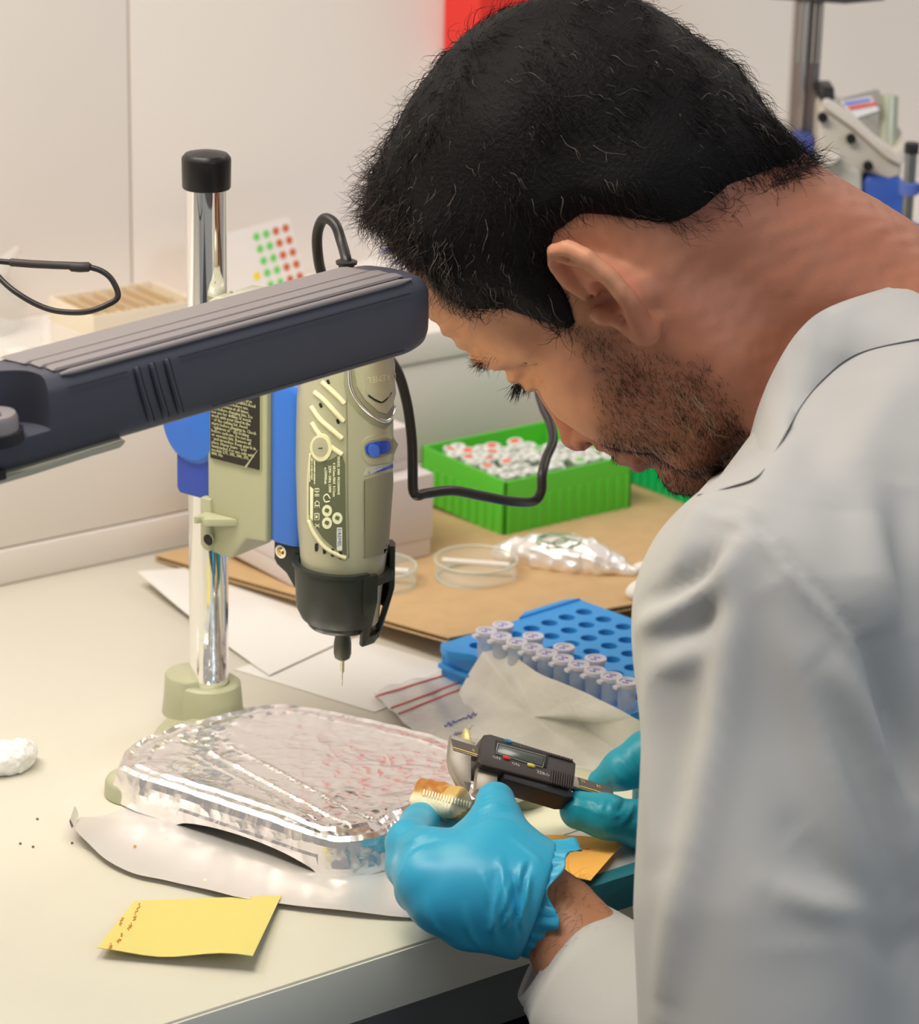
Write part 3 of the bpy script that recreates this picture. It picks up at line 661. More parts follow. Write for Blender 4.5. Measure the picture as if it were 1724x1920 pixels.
    # instrument further along the bench
    gy = mat('instrument_grey', (.50, .465, .40), .45); gyd = mat('instrument_grey_dark', (.36, .34, .31), .5); alu = mat('aluminium_bar', (.66, .63, .60), .32, 1.); bl2 = mat('instrument_blue', (.03, .10, .46), .4); blk = mat('black_plastic', (.012, .012, .014), .4)
    D0 = 2.10
    A = lambda x, y, dd=0.: at(x, y, D0+dd)
    rt = unit([R[0], R[1], 0]); fw = unit([F[0], F[1], 0])
    base = A(1600, 800); g = np.array([base[0], base[1], T])
    ins = thing('bench_instrument', g, 'grey and blue bench instrument with an aluminium post, behind the neck', 'instrument')
    def pris(nm, pts, dep, m, dd=0., bevel=.002, **k): return MB().poly_prism([A(x, y, dd) for x, y in pts], fw*dep).build(nm, m, ins, bevel=bevel, seg=3, **k)
    zt = lambda p: p
    # aluminium post of two slotted faces, standing on the bench
    for x, w2, m_, dd in ((1528, 27, alu, .0), (1555, 26, mat('slot_dark', (.30, .28, .28), .35, .9), .004)):
        p = A(x-w2/2, 0, dd); wd = rt*(w2/FPX*D0); q = np.array([p[0]-.008*rt[0], p[1]-.008*rt[1], T+.0005])
        MB().box(q, wd, fw*.022, (0, 0, .56)).build('post', m_, ins, bevel=.0015)
    for x in (1522, 1533, 1550, 1560):
        p = A(x, 0, -.0012); q = np.array([p[0]-.008*rt[0], p[1]-.008*rt[1], T+.3]); MB().box(q, rt*.0012, fw*.0025, (0, 0, .25)).build('slot_rib', gyd, ins, bevel=0)
    pris('slider', [(1538, 164), (1566, 164), (1566, 190), (1538, 190)], .028, blk, -.003)
    pris('top_bar', [(1440, -40), (1662, -40), (1662, 1), (1586, 8), (1440, -2)], .07, mat('bar_dark', (.04, .035, .035), .4), -.004)
    pris('side_plate', [(1536, 200), (1553, 190), (1600, 222), (1640, 262), (1668, 283), (1692, 296), (1692, 330), (1668, 338), (1620, 322), (1600, 420), (1560, 520), (1530, 520), (1533, 330)], .05, gy, .0, .004)
    pris('top_edge', [(1541, 190), (1553, 184), (1602, 216), (1643, 256), (1680, 284), (1697, 262), (1700, 300), (1690, 312), (1664, 298), (1598, 240), (1548, 205)], .056, mat('instrument_pale', (.58, .54, .48), .45), -.006, .003)
    pris('inner_wall', [(1566, 190), (1648, 168), (1692, 250), (1684, 292), (1640, 260)], .004, gyd, .045, .001)
    pris('body_panel', [(1540, 300), (1618, 318), (1618, 560), (1540, 560)], .045, gy, -.006, .004)
    pris('arm', [(1534, 292), (1572, 290), (1580, 297), (1560, 312), (1534, 312)], .02, mat('instrument_pale', (.5, .5, .5)), -.022, .004)
    for x, y in ((1544, 221), (1597, 261), (1629, 312)):
        V, Fc = lathe([(0, 0), (.0036, 0), (.0036, .004), (0, .004)], A(x, y, -.0075), fw, 16); obj('screw_hole', V, Fc, blk, ins)
    pris('blue_cover', [(1619, 340), (1632, 328), (1690, 334), (1697, 345), (1690, 620), (1616, 620)], .05, bl2, .0, .006)
    pris('blue_block', [(1488, 252), (1528, 256), (1530, 300), (1488, 300)], .04, mat('instrument_blue_dull', (.06, .09, .32), .5), .02, .002)
    pris('blue_knob', [(1500, 298), (1536, 292), (1536, 420), (1516, 400), (1500, 350)], .035, mat('instrument_blue_mid', (.10, .16, .50), .4), .01, .006)
    pris('display_plate', [(1568, 192), (1640, 178), (1652, 210), (1606, 228)], .003, gyd, .0, .001)
    lp = [(1576, 191), (1634, 181), (1650, 207), (1604, 222)]
    pris('label', lp, .001, mat('label_white', (.80, .78, .78), .4), -.0012, 0)
    pris('label_stripe', [(1591, 200), (1645, 191), (1647, 196), (1594, 206)], .001, mat('label_red', (.75, .10, .08), .5), -.0022, 0)
    pris('label_stripe', [(1582, 192), (1632, 184), (1634, 188), (1586, 197)], .001, mat('label_blue', (.15, .25, .75), .5), -.0022, 0)
    p0, p1 = A(1664, 286, .012), A(1668, 181, .012); V, Fc = tube([p0-_z*.015, p0, p1, p1+_z*.0006], [.0068, .0068, .0068, .0060], 24); obj('tube_post', V, Fc, mat('pale_tube', (.50, .52, .40), .3, .3), ins, smooth=True, sharp=40)
    # body carried down to the bench by its foot
    q = A(1560, 560, .0); MB().box((q[0], q[1], T+.0005), rt*.05, fw*.04, (0, 0, q[2]-T)).build('foot', gyd, ins, bevel=.003)
    # chrome hanger with blue clamps
    h0 = A(1709, 300, -.035); hb = np.array([h0[0], h0[1], T+.0005])
    hg = thing('clamp_stand', hb, 'thin metal stand with blue clamps at the right edge, beside the bench instrument', 'stand')
    V, Fc = tube([hb, np.array([h0[0], h0[1], A(1707, 272, -.035)[2]])], .0042, 18); obj('pole', V, Fc, mat('dull_steel', (.33, .36, .38), .3, 1.), hg, smooth=True, sharp=40)
    V, Fc = lathe([(0, 0), (.0052, 0), (.0052, .006), (.0046, .0075), (0, .0075)], np.array([h0[0], h0[1], A(1707, 286, -.035)[2]]), _z, 18, False); obj('cap', V, Fc, blk, hg, smooth=True, sharp=40)
    for y in (357, 438):
        zc = A(1707, y, -.035)[2]; V, Fc = lathe([(.0043, -.0045), (.0072, -.004), (.0072, .004), (.0043, .0045)], np.array([h0[0], h0[1], zc]), _z, 20, False); cl_ = obj('clamp', V, Fc, mat('instrument_blue_mid', (.1, .16, .5)), hg, smooth=True, sharp=40)
        c0 = np.array([h0[0], h0[1], zc])+rt*.007
        MB().box(c0-_z*.003-fw*.003, rt*.028, fw*.006, _z*.006).build('clamp_arm', bl2, hg, bevel=.001)
    MB().box((hb[0]-.03, hb[1]-.02, T+.0003), (.06, 0, 0), (0, .04, 0), (0, 0, .006)).build('base_plate', gyd, hg, bevel=.002)

# ------------------------------------------------------------------ drill stand and rotary tool
AX = unit([.31, -.95, 0]); NX = unit([-.95, -.31, 0])       # along the arm, towards the label side
def ws(u, v, w_): return AX*u+NX*v+np.array([0, 0, T+w_])
TOOLC = np.array([.0285, -.0935])                            # axis of the rotary tool
def tool_c(w_): return np.array([TOOLC[0], TOOLC[1], T+w_])
rh = unit([R[0], R[1], 0]); ch = -unit([F[0], F[1], 0])      # right and towards the viewer, horizontal

def drill_stand():
    gg = mat('stand_green_grey', (.42, .42, .285), .42, bump=.12, bscale=900, bdist=.0003); ggl = gg
    chm = mat('chrome', (.93, .92, .90), .045, 1.); blk = mat('black_rubber', (.016, .014, .014), .35, spec=.4)
    blu = mat('stand_blue', (.035, .16, .66), .33, spec=.5); blud = mat('stand_blue_dark', (.03, .07, .42), .35); hold = mat('holder_black', (.020, .024, .020), .38, bump=.1, bscale=700, bdist=.0003)
    st = thing('drill_stand', (0, 0, T), 'grey-green drill stand with a chrome column, black cap and blue trim', 'drill stand')
    V, Fc = lathe([(.0112, .004), (.0112, .336)], np.array([0, 0, T]), _z, 64); obj('column', V, Fc, chm, st, smooth=True, sharp=40)
    V, Fc = lathe([(0, .3205), (.0128, .3205), (.0133, .3215), (.0135, .3365), (.0133, .3375), (.0116, .3395), (.006, .3408), (0, .3412)], np.array([0, 0, T]), _z, 48, False); obj('column_cap', V, Fc, blk, st, smooth=True, sharp=30)
    # base casting under the foil with its three visible feet
    D = unit([.1, -.995, 0]); Sd = unit([.995, .1, 0])
    P = lambda s, d, z: Sd*s+D*d+np.array([0, 0, T+z])
    out = [(-86, 34), (-88, 52), (-78, 78), (-66, 150), (-62, 196), (-40, 205), (50, 205), (74, 198), (68, 150), (58, 95), (42, 58), (26, 28), (14, -14), (-22, -14), (-60, 14)]
    o2 = spline([np.array([s, d, 0]) for s, d in out+out[:1]], 90)[:-1]; rings = []
    for k, zz in ((.955, .0090), (.975, .0100), (.96, .0115), (.86, .0120), (.80, .0150), (.1, .0150)):
        c = np.array([0, 95, 0]); rings.append([P(*(((c+(q-c)*k)[:2])/1000), zz) for q in o2])
    V, Fc = loft(rings); obj('base', V, Fc, gg, st, smooth=True, sharp=35)
    for s, d in ((82, 190), (-90, 52)):
        c = P((s-(8 if s > 0 else -6))/1000, (d-8)/1000, 0); V, Fc = lathe([(0, .0095), (.0085, .0095), (.0100, .0112), (.0142, .0112), (.0165, .0100), (.0176, .008), (.0182, .0006), (0, .0006)], c, _z, 40, False); obj('foot', V, Fc, gg, st, smooth=True, sharp=35)
    # socket: tall block behind, round collar in front
    V, Fc = lathe([(.0115, .0306), (.0128, .0314), (.0165, .0314), (.0180, .0302), (.0185, .004), (.0185, .0105)][:4]+[(.0182, .0295), (.0198, .0112)], np.array([0, 0, T]), _z, 48, False); obj('column_socket', V, Fc, gg, st, smooth=True, sharp=35)
    e = -rh
    rg = []
    for zz, k in ((.0112, 1.12), (.020, 1.04), (.0335, .98), (.0345, .93)):
        rg.append([np.array([0, 0, T+zz])+e*(.012+.0135*k*math.cos(q)*1.05)+(-ch)*(.004+.0165*k*math.sin(q)) for q in np.linspace(0, 2*PI, 32, endpoint=False)])
    V, Fc = loft(rg); obj('socket_block', V, Fc, gg, st, smooth=True, sharp=35)
    # carriage body
    b = MB(); zt, zb, zl = .262, .1185, .1335
    pts = [(.0125, zb+.004), (.0165, zb-.001), (.029, zb-.0018), (.0405, .1312), (.0545, .1322), (.0545, zt), (.0125, zt)]
    b.poly_prism([ws(u, .0155, z_) for u, z_ in pts], -NX*.036)
    b.build('carriage_body', gg, st, bevel=.0018, seg=3)
    # raised side frame around the warning label
    pl_ = [(.0150, .1735), (.0515, .1735), (.0515, zt-.004), (.0150, zt-.004)]
    b = MB(); b.poly_prism([ws(u, .0162, z_) for u, z_ in pl_], -NX*.001); b.build('label_recess', gg, st, bevel=.0004)
    # top arm seen over the lamp
    b = MB(); b.poly_prism([ws(u, .0165, z_) for u, z_ in ((.012, .258), (.014, .2635), (.020, .2665), (.05, .2685), (.056, .2665), (.056, .258))], -NX*.034); b.build('carriage_top', mat('stand_green_pale', (.55, .55, .42), .25), st, bevel=.003, seg=3)
    for u in (.022, .034, .040): V, Fc = lathe([(0, 0), (.0011, 0), (.0009, .0008), (0, .0009)], ws(u, .006, .2670), _z, 10, False); obj('rivet', V, Fc, gg, st)
    # lug around the column: lower left, with hole and cable hook
    b = MB(); b.poly_prism([ws(u, .0175, z_) for u, z_ in ((.0085, .1215), (.0105, .1195), (.0125, .1185), (.0160, .1185), (.0160, .1495), (.0085, .1495))], -NX*.03); b.build('column_lug', gg, st, bevel=.0015, seg=2)
    V, Fc = lathe([(0, 0), (.0035, 0), (.0038, .0006), (.0035, .0008), (0, .0008)][1:4], ws(.0153, .0178, .1258), NX, 24, False); obj('lug_rim', V, Fc, gg, st, smooth=True)
    V, Fc = lathe([(0, 0), (.0033, 0), (.0033, .0004), (0, .0004)], ws(.0153, .0176, .1258), NX, 24); obj('lug_hole', V, Fc, blk, st)
    b = MB(); b.poly_prism([ws(.0125, .0160, .1375), ws(.0125, .0275, .1375), ws(.0150, .0275, .1375), ws(.0155, .0245, .1375), ws(.0185, .0245, .1375), ws(.0190, .0275, .1375), ws(.0215, .0275, .1375), ws(.0345, .0160, .1375)], (0, 0, .0042)); b.build('cable_hook', ggl, st, bevel=.0007)
    # blue clamp round the column
    cc = ws(.0035, .0, .190)
    V, Fc = lathe([(0, .0), (.020, .0), (.0235, .0015), (.0245, .005), (.0245, .0115), (.0235, .0135), (.0228, .0140), (.0222, .0165), (.019, .0195), (0, .0215)], cc+NX*-.004-AX*.004, NX, 64, False); V = cc+(V-cc)*np.array([1, 1, 1.10]); obj('clamp_disc', V, Fc, blu, st, smooth=True, sharp=28)
    b = MB(); b.poly_prism([ws(u, .013, z_) for u, z_ in ((-.0125, .1495), (-.0105, .1465), (.013, .1465), (.013, .2185), (-.0125, .2185))], -NX*.027); b.build('clamp_block', blud, st, bevel=.003, seg=3)
    b = MB(); b.poly_prism([ws(u, .0155, z_) for u, z_ in ((-.0175, .179), (-.0150, .1745), (-.006, .1745), (-.006, .213), (-.0185, .213))], -NX*.012); b.build('clamp_ear', blu, st, bevel=.0025, seg=3)
    b = MB(); b.poly_prism([ws(u, .012, z_) for u, z_ in ((-.0245, .207), (-.0225, .2035), (-.010, .2035), (-.010, .216), (-.022, .216))], -NX*.009); b.build('clamp_tab', blu, st, bevel=.0015, seg=3)
    # blue slide
    rg = []
    for z_, s in ((.1335, .96), (.1345, 1), (.215, 1), (.2205, .97), (.2245, .86), (.2262, .6), (.2266, .2)):
        cx = .0655-(.003*(1-s)); rg.append([ws(cx+.0115*s*math.copysign(abs(math.cos(q))**.6, math.cos(q)), .006+.0085*s*math.copysign(abs(math.sin(q))**.7, math.sin(q)), z_) for q in np.linspace(0, 2*PI, 40, endpoint=False)])
    V, Fc = loft(rg); obj('slide_bar', V, Fc, blu, st, smooth=True, sharp=50)
    b = MB(); b.box(ws(.0545, -.019, .134), AX*.021, NX*.019, (0, 0, .128)); b.build('slide_rail', gg, st, bevel=.001)
    b = MB(); b.poly_prism([ws(u, .0125, z_) for u, z_ in ((.0545, .2265), (.064, .2275), (.070, .2235), (.0715, .2235), (.0715, .262), (.0545, .262))], -NX*.028); b.build('slide_hood', gg, st, bevel=.0012, seg=2)
    # black tool holder: bracket, ring, slotted guard
    b = MB(); b.poly_prism([ws(u, .010, z_) for u, z_ in ((.0555, .1325), (.0555, .1215), (.0575, .1185), (.064, .1150), (.0755, .1010), (.083, .0950), (.083, .1270), (.077, .1300), (.0755, .1325))], -NX*.022); b.build('holder_bracket', hold, st, bevel=.0012, seg=2)
    V, Fc = lathe([(0, 0), (.0024, 0), (.0026, .0006), (.0018, .0016), (0, .0019)], ws(.0605, .0100, .1268), NX, 20, False); obj('screw', V, Fc, mat('brass', (.75, .55, .25), .25, 1.), st, smooth=True, sharp=40)
    V, Fc = lathe([(0, 0), (.0036, 0), (.0038, .0005), (.0026, .0007)], ws(.0605, .0098, .1268), NX, 20, False); obj('washer', V, Fc, chm, st, smooth=True, sharp=40)
    # ring: outer wall leaves a gap for the slotted guard on the right
    n = 72; ri, ro = .0245, .0268; zt_, zb_ = .1285, .0985
    th0, th1 = math.radians(-178), math.radians(34); ring = []
    for q in np.linspace(th0, th1, n):
        d = math.sin(q)*rh+math.cos(q)*ch; bot = zb_-.0015*(1+math.cos(q)); fl = .0012 if q < .3 else .0004
        ring.append([tool_c(zt_)+d*(ro+fl), tool_c(zt_-.0022)+d*(ro+fl), tool_c(zt_-.0028)+d*ro, tool_c(bot+.0055)+d*(ro-.001), tool_c(bot)+d*(ro-.0035), tool_c(bot)+d*(ri-.003), tool_c(zt_-.003)+d*(ri-.0008), tool_c(zt_)+d*ri])
    V, Fc = loft(ring); obj('holder_ring', V, Fc, hold, st, smooth=True, sharp=30)
    # guard: a shield that leans in towards the collet with a long window
    def gp(q, z_, r_): return tool_c(z_)+(math.sin(q)*rh+math.cos(q)*ch)*r_
    def gprof(z_): return .0282 if z_ > .112 else .0282-(.112-z_)*.30
    def gbar(name, q0, q1, z0, z1, th=.0028):
        rg = []
        for z_ in np.linspace(z0, z1, 14):
            r_ = gprof(z_); rg.append([gp(q0(z_), z_, r_-th), gp(q0(z_), z_, r_), gp((q0(z_)+q1(z_))/2, z_, r_+.0005), gp(q1(z_), z_, r_), gp(q1(z_), z_, r_-th)])
        V, Fc = loft(rg); return obj(name, V, Fc, hold, st, smooth=True, sharp=30)
    gbar('guard_rib', lambda z_: math.radians(26+max(0, .110-z_)*330), lambda z_: math.radians(44+max(0, .110-z_)*60), .0845, .1275)
    gbar('guard_rib', lambda z_: math.radians(88-max(0, .112-z_)*500), lambda z_: math.radians(112-max(0, .112-z_)*900), .0845, .1370)
    gbar('guard_bar', lambda z_: math.radians(40), lambda z_: math.radians(104), .1205, .1245)
    gbar('guard_foot', lambda z_: math.radians(36), lambda z_: math.radians(86), .0835, .0890)
    gbar('guard_side', lambda z_: math.radians(104), lambda z_: math.radians(150), .100, .1300)
    # the printed warning label
    lab = mat('label_black', (.018, .016, .012), .45); cr = mat('label_print', (.62, .60, .36), .5); orr = mat('label_orange', (.60, .20, .05), .5)
    o_ = lambda u, v: ws(.0150+u, .0172, .1725+v)   # placed on the plate; u along, v up
    W_, H_ = .0345, .086
    tl = MB().poly_prism([o_(.0012, .0015), o_(.0012+W_, .0015), o_(.0012+W_, H_), o_(.0012, H_)], -NX*.0006).build('warning_label', lab, st)
    words_ = "WARNING Read all instructions before use. Wear eye protection at all times. Unplug tool before changing bits. Do not use for drilling of metal. Never work with your hand in the area of the cutting bit. Avoid accidental starts before plugging in. Check tightness of the locking knob before each use. Do not use damaged or oversize bits. Remove all keys and wrenches. Keep guards in place. Never leave tool running unattended. For use only with models 275, 285, 300, 395, 398, 800. Ne jamais travailler avec la main dans la zone de coupe. Lire toutes les instructions. Porter des lunettes. Do not engage the bit when not in contact. Power off before fitting. Keep the work area clean and well lit.".split()
    mb, mo = MB(), MB(); i = 0; rows = 37; lh = (H_-.005)/rows
    rr_ = random.Random(4)
    for r_ in range(rows):
        u = .0022; z_ = H_-.0022-lh*(r_+1)+.0008
        lim = .0012+W_-.0012-rr_.uniform(0, .0022)
        if r_ == rows-1: lim = .0145
        while u < lim-.002:
            wd = words_[i % len(words_)]; i += 1; V, Fc = text_mesh(wd, 1); tw = V[:, 0].max()*.0025
            if u+tw > lim: break
            place = lambda a_, b_: o_(a_, b_)+NX*.00012
            if rr_.random() < .05 and u < lim-.008: text_on(mo, place, '•', (u, z_), (.0030, 0), (0, .0030)); u += .0016
            text_on(mb, place, wd, (u, z_), (.0025, 0), (0, .0027), .00011); u += tw+.0007
    mb.build('label_text', cr, tl); mo.build('label_bullet', orr, tl)
    MB().poly_prism([o_(.0255, .0010), o_(.0270, .0010), o_(.0352, .0130), o_(.0345, .0125)], NX*.0003).build('label_scratch', mat('scratch', (.42, .40, .30), .5), tl)

def tool_r(w_):
    """half width across and half depth of the rotary tool at height w"""
    z = [.0945, .110, .131, .150, .180, .205, .222, .245, .262, .272, .280]
    a = [.0200, .0212, .0236, .0252, .0262, .0262, .0258, .0232, .0205, .0168, .0095]
    b = [.0200, .0212, .0230, .0240, .0250, .0255, .0262, .0255, .0228, .0185, .0100]
    return np.interp(w_, z, a), np.interp(w_, z, b)
def tool_xyz(th, w_, off=0.):
    a, b = tool_r(w_); s, c = math.sin(th), math.cos(th); e = .86
    return tool_c(w_)+rh*(a+off)*math.copysign(abs(s)**e, s)+ch*(b+off)*math.copysign(abs(c)**e, c)
def rotary_tool():
    body = mat('tool_grey', (.46, .44, .34), .34, .35, bump=.1, bscale=1100, bdist=.0002); dk = mat('tool_grey_dark', (.235, .225, .165), .5, bump=.15, bscale=900, bdist=.0003); chm = mat('chrome', (.93, .92, .9)); pan = mat('panel_olive', (.11, .115, .075), .5)
    blk = mat('nose_black', (.014, .013, .012), .22); blu = mat('switch_blue', (.02, .06, .46), .3); pr_ = mat('panel_print', (.74, .74, .55), .5); blkm = mat('black_plastic', (.012, .012, .014)); pale = mat('tool_cream', (.66, .62, .44), .35)
    t = thing('rotary_tool', tool_c(.06), 'grey handheld rotary tool clamped upright in the drill stand, with power cable', 'rotary tool')
    ths = np.linspace(0, 2*PI, 96, endpoint=False); zz = np.concatenate([np.linspace(.0945, .2720, 60), [.2745, .2768, .2785, .2796, .280]])
    V, Fc = loft([[tool_xyz(q, z_) for q in ths] for z_ in zz]); hs = obj('housing', V, Fc, body, t, smooth=True, sharp=50)
    bv = bvh_of(hs); PT = lambda nm, ol, lift, m_, par=t, rings=6, **k: (lambda VF: obj(nm, VF[0], VF[1], m_, par, smooth=True, sharp=40, **k))(patch(bv, ol, lift, .0005, rings))
    def path(nm, pts, rad, m_, lift=.0, par=t, n=40, seg=8, **k):
        q = spline([np.array([x, y, 0]) for x, y in pts], n); pp = [hit(bv, x, y, lift) for x, y, _ in q]; pp = [p for p in pp if p is not None]
        if len(pp) < 2: return None
        V, Fc = tube(pp, rad, seg); return obj(nm, V, Fc, m_, par, smooth=True, **k)
    # left side panel, printed
    PT('side_panel', [(581, 862), (600, 868), (620, 862), (640, 850), (647, 870), (648, 960), (650, 1040), (628, 1028), (606, 1008), (590, 985), (579, 960), (578, 900)], .0005, pan, rings=8)
    path('panel_rib', [(580, 975), (590, 1000), (610, 1026), (634, 1040), (649, 1046)], .0011, pale, .0004)
    path('panel_rib', [(583, 850), (579, 900), (579, 980)], .0007, pale, .0003)
    path('housing_seam', [(650, 735), (651, 850), (652, 960), (654, 1046)], .0004, dk, .0001)
    path('housing_seam', [(682, 900), (682, 960), (683, 1046)], .0005, dk, .0001)
    # vents at the top left
    for k, (pp) in enumerate((((590, 735), (606, 748), (625, 768), (645, 790)), ((584, 762), (600, 785), (622, 805), (642, 822)), ((585, 792), (600, 815), (622, 838), (642, 852)), ((604, 716), (618, 728), (636, 745), (646, 756)))):
        path('vent_slat', pp, .0014, pale, .0002)
    for x, y in ((602, 760), (634, 790), (616, 716)): PT('vent_slot', rpoly(x, y, 5, 9, -.4), .0004, blkm, rings=2)
    for x in (594, 609, 624, 639): PT('vent_slot', rpoly(x, 1026+(x-594)*.33, 6, 15), .0004, blkm, rings=2)
    PT('brush_cap_ring', rpoly(604, 838, 38, 50, 0, 4, 2), .0017, pale, rings=5)
    PT('brush_cap', rpoly(603, 836, 27, 36, 0, 4, 2), .0021, body, rings=5)
    PT('brush_slot', rpoly(604, 838, 8, 1.6, -.1), .0024, blkm, rings=1)
    # shield with chrome edge and embossed name
    sh = [(653, 640), (655, 690), (659, 728), (676, 758), (700, 780), (722, 789), (735, 772), (744, 735), (745, 700), (742, 650), (730, 630), (690, 625), (665, 628)]
    PT('rubber_band', [(646, 640), (645, 720), (650, 748), (672, 775), (700, 797), (722, 804), (740, 786), (748, 750), (748, 640), (700, 620)], .0006, dk, rings=8)
    PT('logo_shield', [(662, 640), (664, 690), (668, 722), (683, 748), (706, 770), (720, 775), (731, 760), (739, 730), (740, 700), (736, 650), (700, 632)], .0018, body, rings=8)
    path('chrome_edge', sh[:-4]+[(743, 662)], .0011, chm, .0011, n=60)
    PT('logo_plate', [(680, 640), (681, 700), (683, 733), (697, 745), (710, 752), (722, 742), (731, 722), (732, 690), (729, 640)], .0027, body, rings=6)
    path('plate_shadow_gap', [(688, 740), (700, 749), (710, 753), (719, 747), (727, 736)], .0005, blkm, .0022)
    mb = MB(); e = MB()
    text_on(mb, lambda a_, b_: hit(bv, a_, b_, .0030), 'DREMEL', (733, 699), (-13.2, 1.8), (0, 17)); mb.build('logo_text', pale, t)
    # switch
    PT('switch_bezel', rpoly(713, 841, 70, 56, -.22, 4, 3), .0007, body, rings=6)
    PT('switch_recess', rpoly(709, 839, 54, 34, -.2, 4, 3), .0010, dk, rings=4)
    PT('speed_switch', rpoly(707, 839, 46, 24, -.2, 4, 3), .0014, blu, rings=4)
    PT('switch_thumb', rpoly(698, 843, 19, 24, -.1, 4, 2.4), .0024, mat('switch_blue_light', (.05, .13, .62), .35), rings=3)
    # speed scale
    PT('speed_scale', [(683, 888), (690, 876), (738, 866), (737, 877), (710, 883), (684, 892)], .0003, mat('scale_grey', (.42, .43, .42), .4), rings=2)
    PT('speed_scale_bar', [(698, 887), (736, 877), (736, 870), (716, 879)], .0005, mat('scale_blue', (.03, .07, .55), .4), rings=2)
    mb = MB(); text_on(mb, lambda a_, b_: hit(bv, a_, b_, .0007), 'OFF', (693, 889), (.4, -3.2), (-4.6, -.6))
    for k in range(5): text_on(mb, lambda a_, b_: hit(bv, a_, b_, .0007), '•', (704+k*6.5, 879-k*1.5), (5, -1), (0, -6))
    mb.build('scale_text', mat('scale_ink', (.03, .05, .15), .5), t)
    PT('grip_panel', [(684, 898), (735, 884), (739, 886), (738, 960), (733, 1036), (684, 1045)], .0007, dk, rings=8)
    # printing on the side panel: text runs downwards
    mb = MB(); place = lambda a_, b_: hit(bv, a_, b_, .0008)
    def dn(s, x, y, sz): text_on(mb, place, s, (x, y), (0, sz), (sz*1.15, 0), .35)
    dn('MODEL 3000  F0133000045', 633, 855, 6.2); dn('0 3/8.5mm MAX  0.3.2mm', 625, 867, 5.9); dn('220V~ 50Hz 130W', 617, 872, 6.4); dn('n.33000/min', 609.5, 876, 6.2)
    dn('GRAVOGRAPH CAUTION TO', 590, 862, 3.4); dn('REDUCE THE RISK OF INJURY', 585.5, 859, 3.0); dn('READ OPERATOR MANUAL', 581.5, 866, 3.0)
    dn('EHI', 591.5, 914, 11); dn('CE', 591.5, 937, 12); dn('X', 592.5, 981, 10)
    mb.build('panel_text', pr_, t)
    for x, y, w_, h_ in ((614, 957, 18, 22), (614, 980, 18, 22), (633, 971, 19, 22)):
        PT('symbol_disc', rpoly(x, y, w_, h_, 0, 3, 2), .0007, pr_, rings=2); PT('symbol', rpoly(x, y-1, 8, 7, .4, 2), .0010, pan, rings=1)
    PT('symbol_frame', rpoly(595.5, 968, 9, 13, 0, 3, 8), .0007, pr_, rings=2); PT('symbol', rpoly(595.5, 968, 6.5, 10, 0, 3, 8), .0009, pan, rings=1); PT('symbol', rpoly(595.5, 968, 3.5, 5, 0, 3, 8), .00105, pr_, rings=1)
    path('symbol_ring', [(620, 934), (614, 926), (608, 932), (611, 940), (619, 939)], .00035, pr_, .0007)
    PT('panel_sticker', [(583, 911), (589, 917), (588, 976), (583, 970)], .0007, pr_, rings=1)
    PT('brand_badge', rpoly(637, 1010, 10, 43, 0, 3, 12), .0007, mat('badge_white', (.72, .72, .66), .5), rings=1)
    mb = MB(); text_on(mb, lambda a_, b_: hit(bv, a_, b_, .0009), 'DREMEL', (633.5, 990), (0, 9.6), (9.6, 0)); mb.build('badge_text', mat('badge_blue', (.04, .05, .42), .5), t)
    # nose, collet, bit
    V, Fc = lathe([(.0200, .0985), (.0200, .0930), (.0194, .0915), (.0185, .0905), (.0150, .0895), (.0100, .0885), (.0060, .0878), (0, .0878)], tool_c(0), _z, 56, False); obj('nose_ring', V, Fc, blk, t, smooth=True, sharp=30)
    V, Fc = lathe([(0, .0885), (.0044, .0885), (.0042, .0835), (.0049, .0795), (.0049, .0735), (.0042, .0708), (.0024, .0695), (0, .0695)], tool_c(0), _z, 28, False); obj('collet_nut', V, Fc, mat('collet_dark', (.10, .10, .085), .35, .8), t, smooth=True, sharp=30)
    V, Fc = lathe([(0, .0698), (.0011, .0698), (.0011, .0625), (.0004, .0615), (.0003, .0545), (0, .0535)], tool_c(0), _z, 14, False); obj('drill_bit', V, Fc, mat('steel', (.6, .57, .45), .25, 1.), t, smooth=True, sharp=30)
    # cable: loop over the lamp, then behind the tool and along the back
    rub = mat('cable_rubber', (.030, .026, .026), .38); dC = pr3(tool_c(.27))
    a0 = tool_c(.276)
    V, Fc = lathe([(.0044, .0), (.0042, .0185), (.0056, .0185), (.0058, .0200), (.0046, .0206), (.0, .0206)], a0, _z+0*rh, 24, False); obj('strain_relief', V, Fc, rub, t, smooth=True, sharp=35)
    aa = a0+_z*.020; dd = dC
    pts = [aa-_z*.006, aa, at(641, 455, dd), at(628, 420, dd+.004), at(608, 410, dd+.01), at(596, 435, dd+.02), at(596, 475, dd+.03), at(606, 520, dd+.045), at(640, 590, dd+.06), at(700, 640, dd+.07), at(742, 690, dd+.07), at(762, 750, dd+.07), at(772, 820, dd+.07), at(774, 880, dd+.07), at(775, 918, dd+.07), at(783, 929, dd+.07), at(800, 925, dd+.075), at(850, 920, dd+.09), at(905, 930, dd+.11), at(960, 940, dd+.13), at(1000, 940, dd+.15), at(1015, 922, dd+.15), at(1017, 890, dd+.15), at(1025, 858, dd+.16), at(1037, 828, dd+.17), at(1033, 795, dd+.18), at(1018, 760, dd+.19), at(1012, 720, dd+.2), at(1040, 660, dd+.22), at(1090, 640, dd+.26), at(1150, 700, dd+.34), at(1210, 820, dd+.42)]
    V, Fc = tube(spline(pts, 260), .0029, 14); obj('power_cable', V, Fc, rub, t, smooth=True)
def pr3(P):
    v = np.array(P)-CAM; return float(v@F)

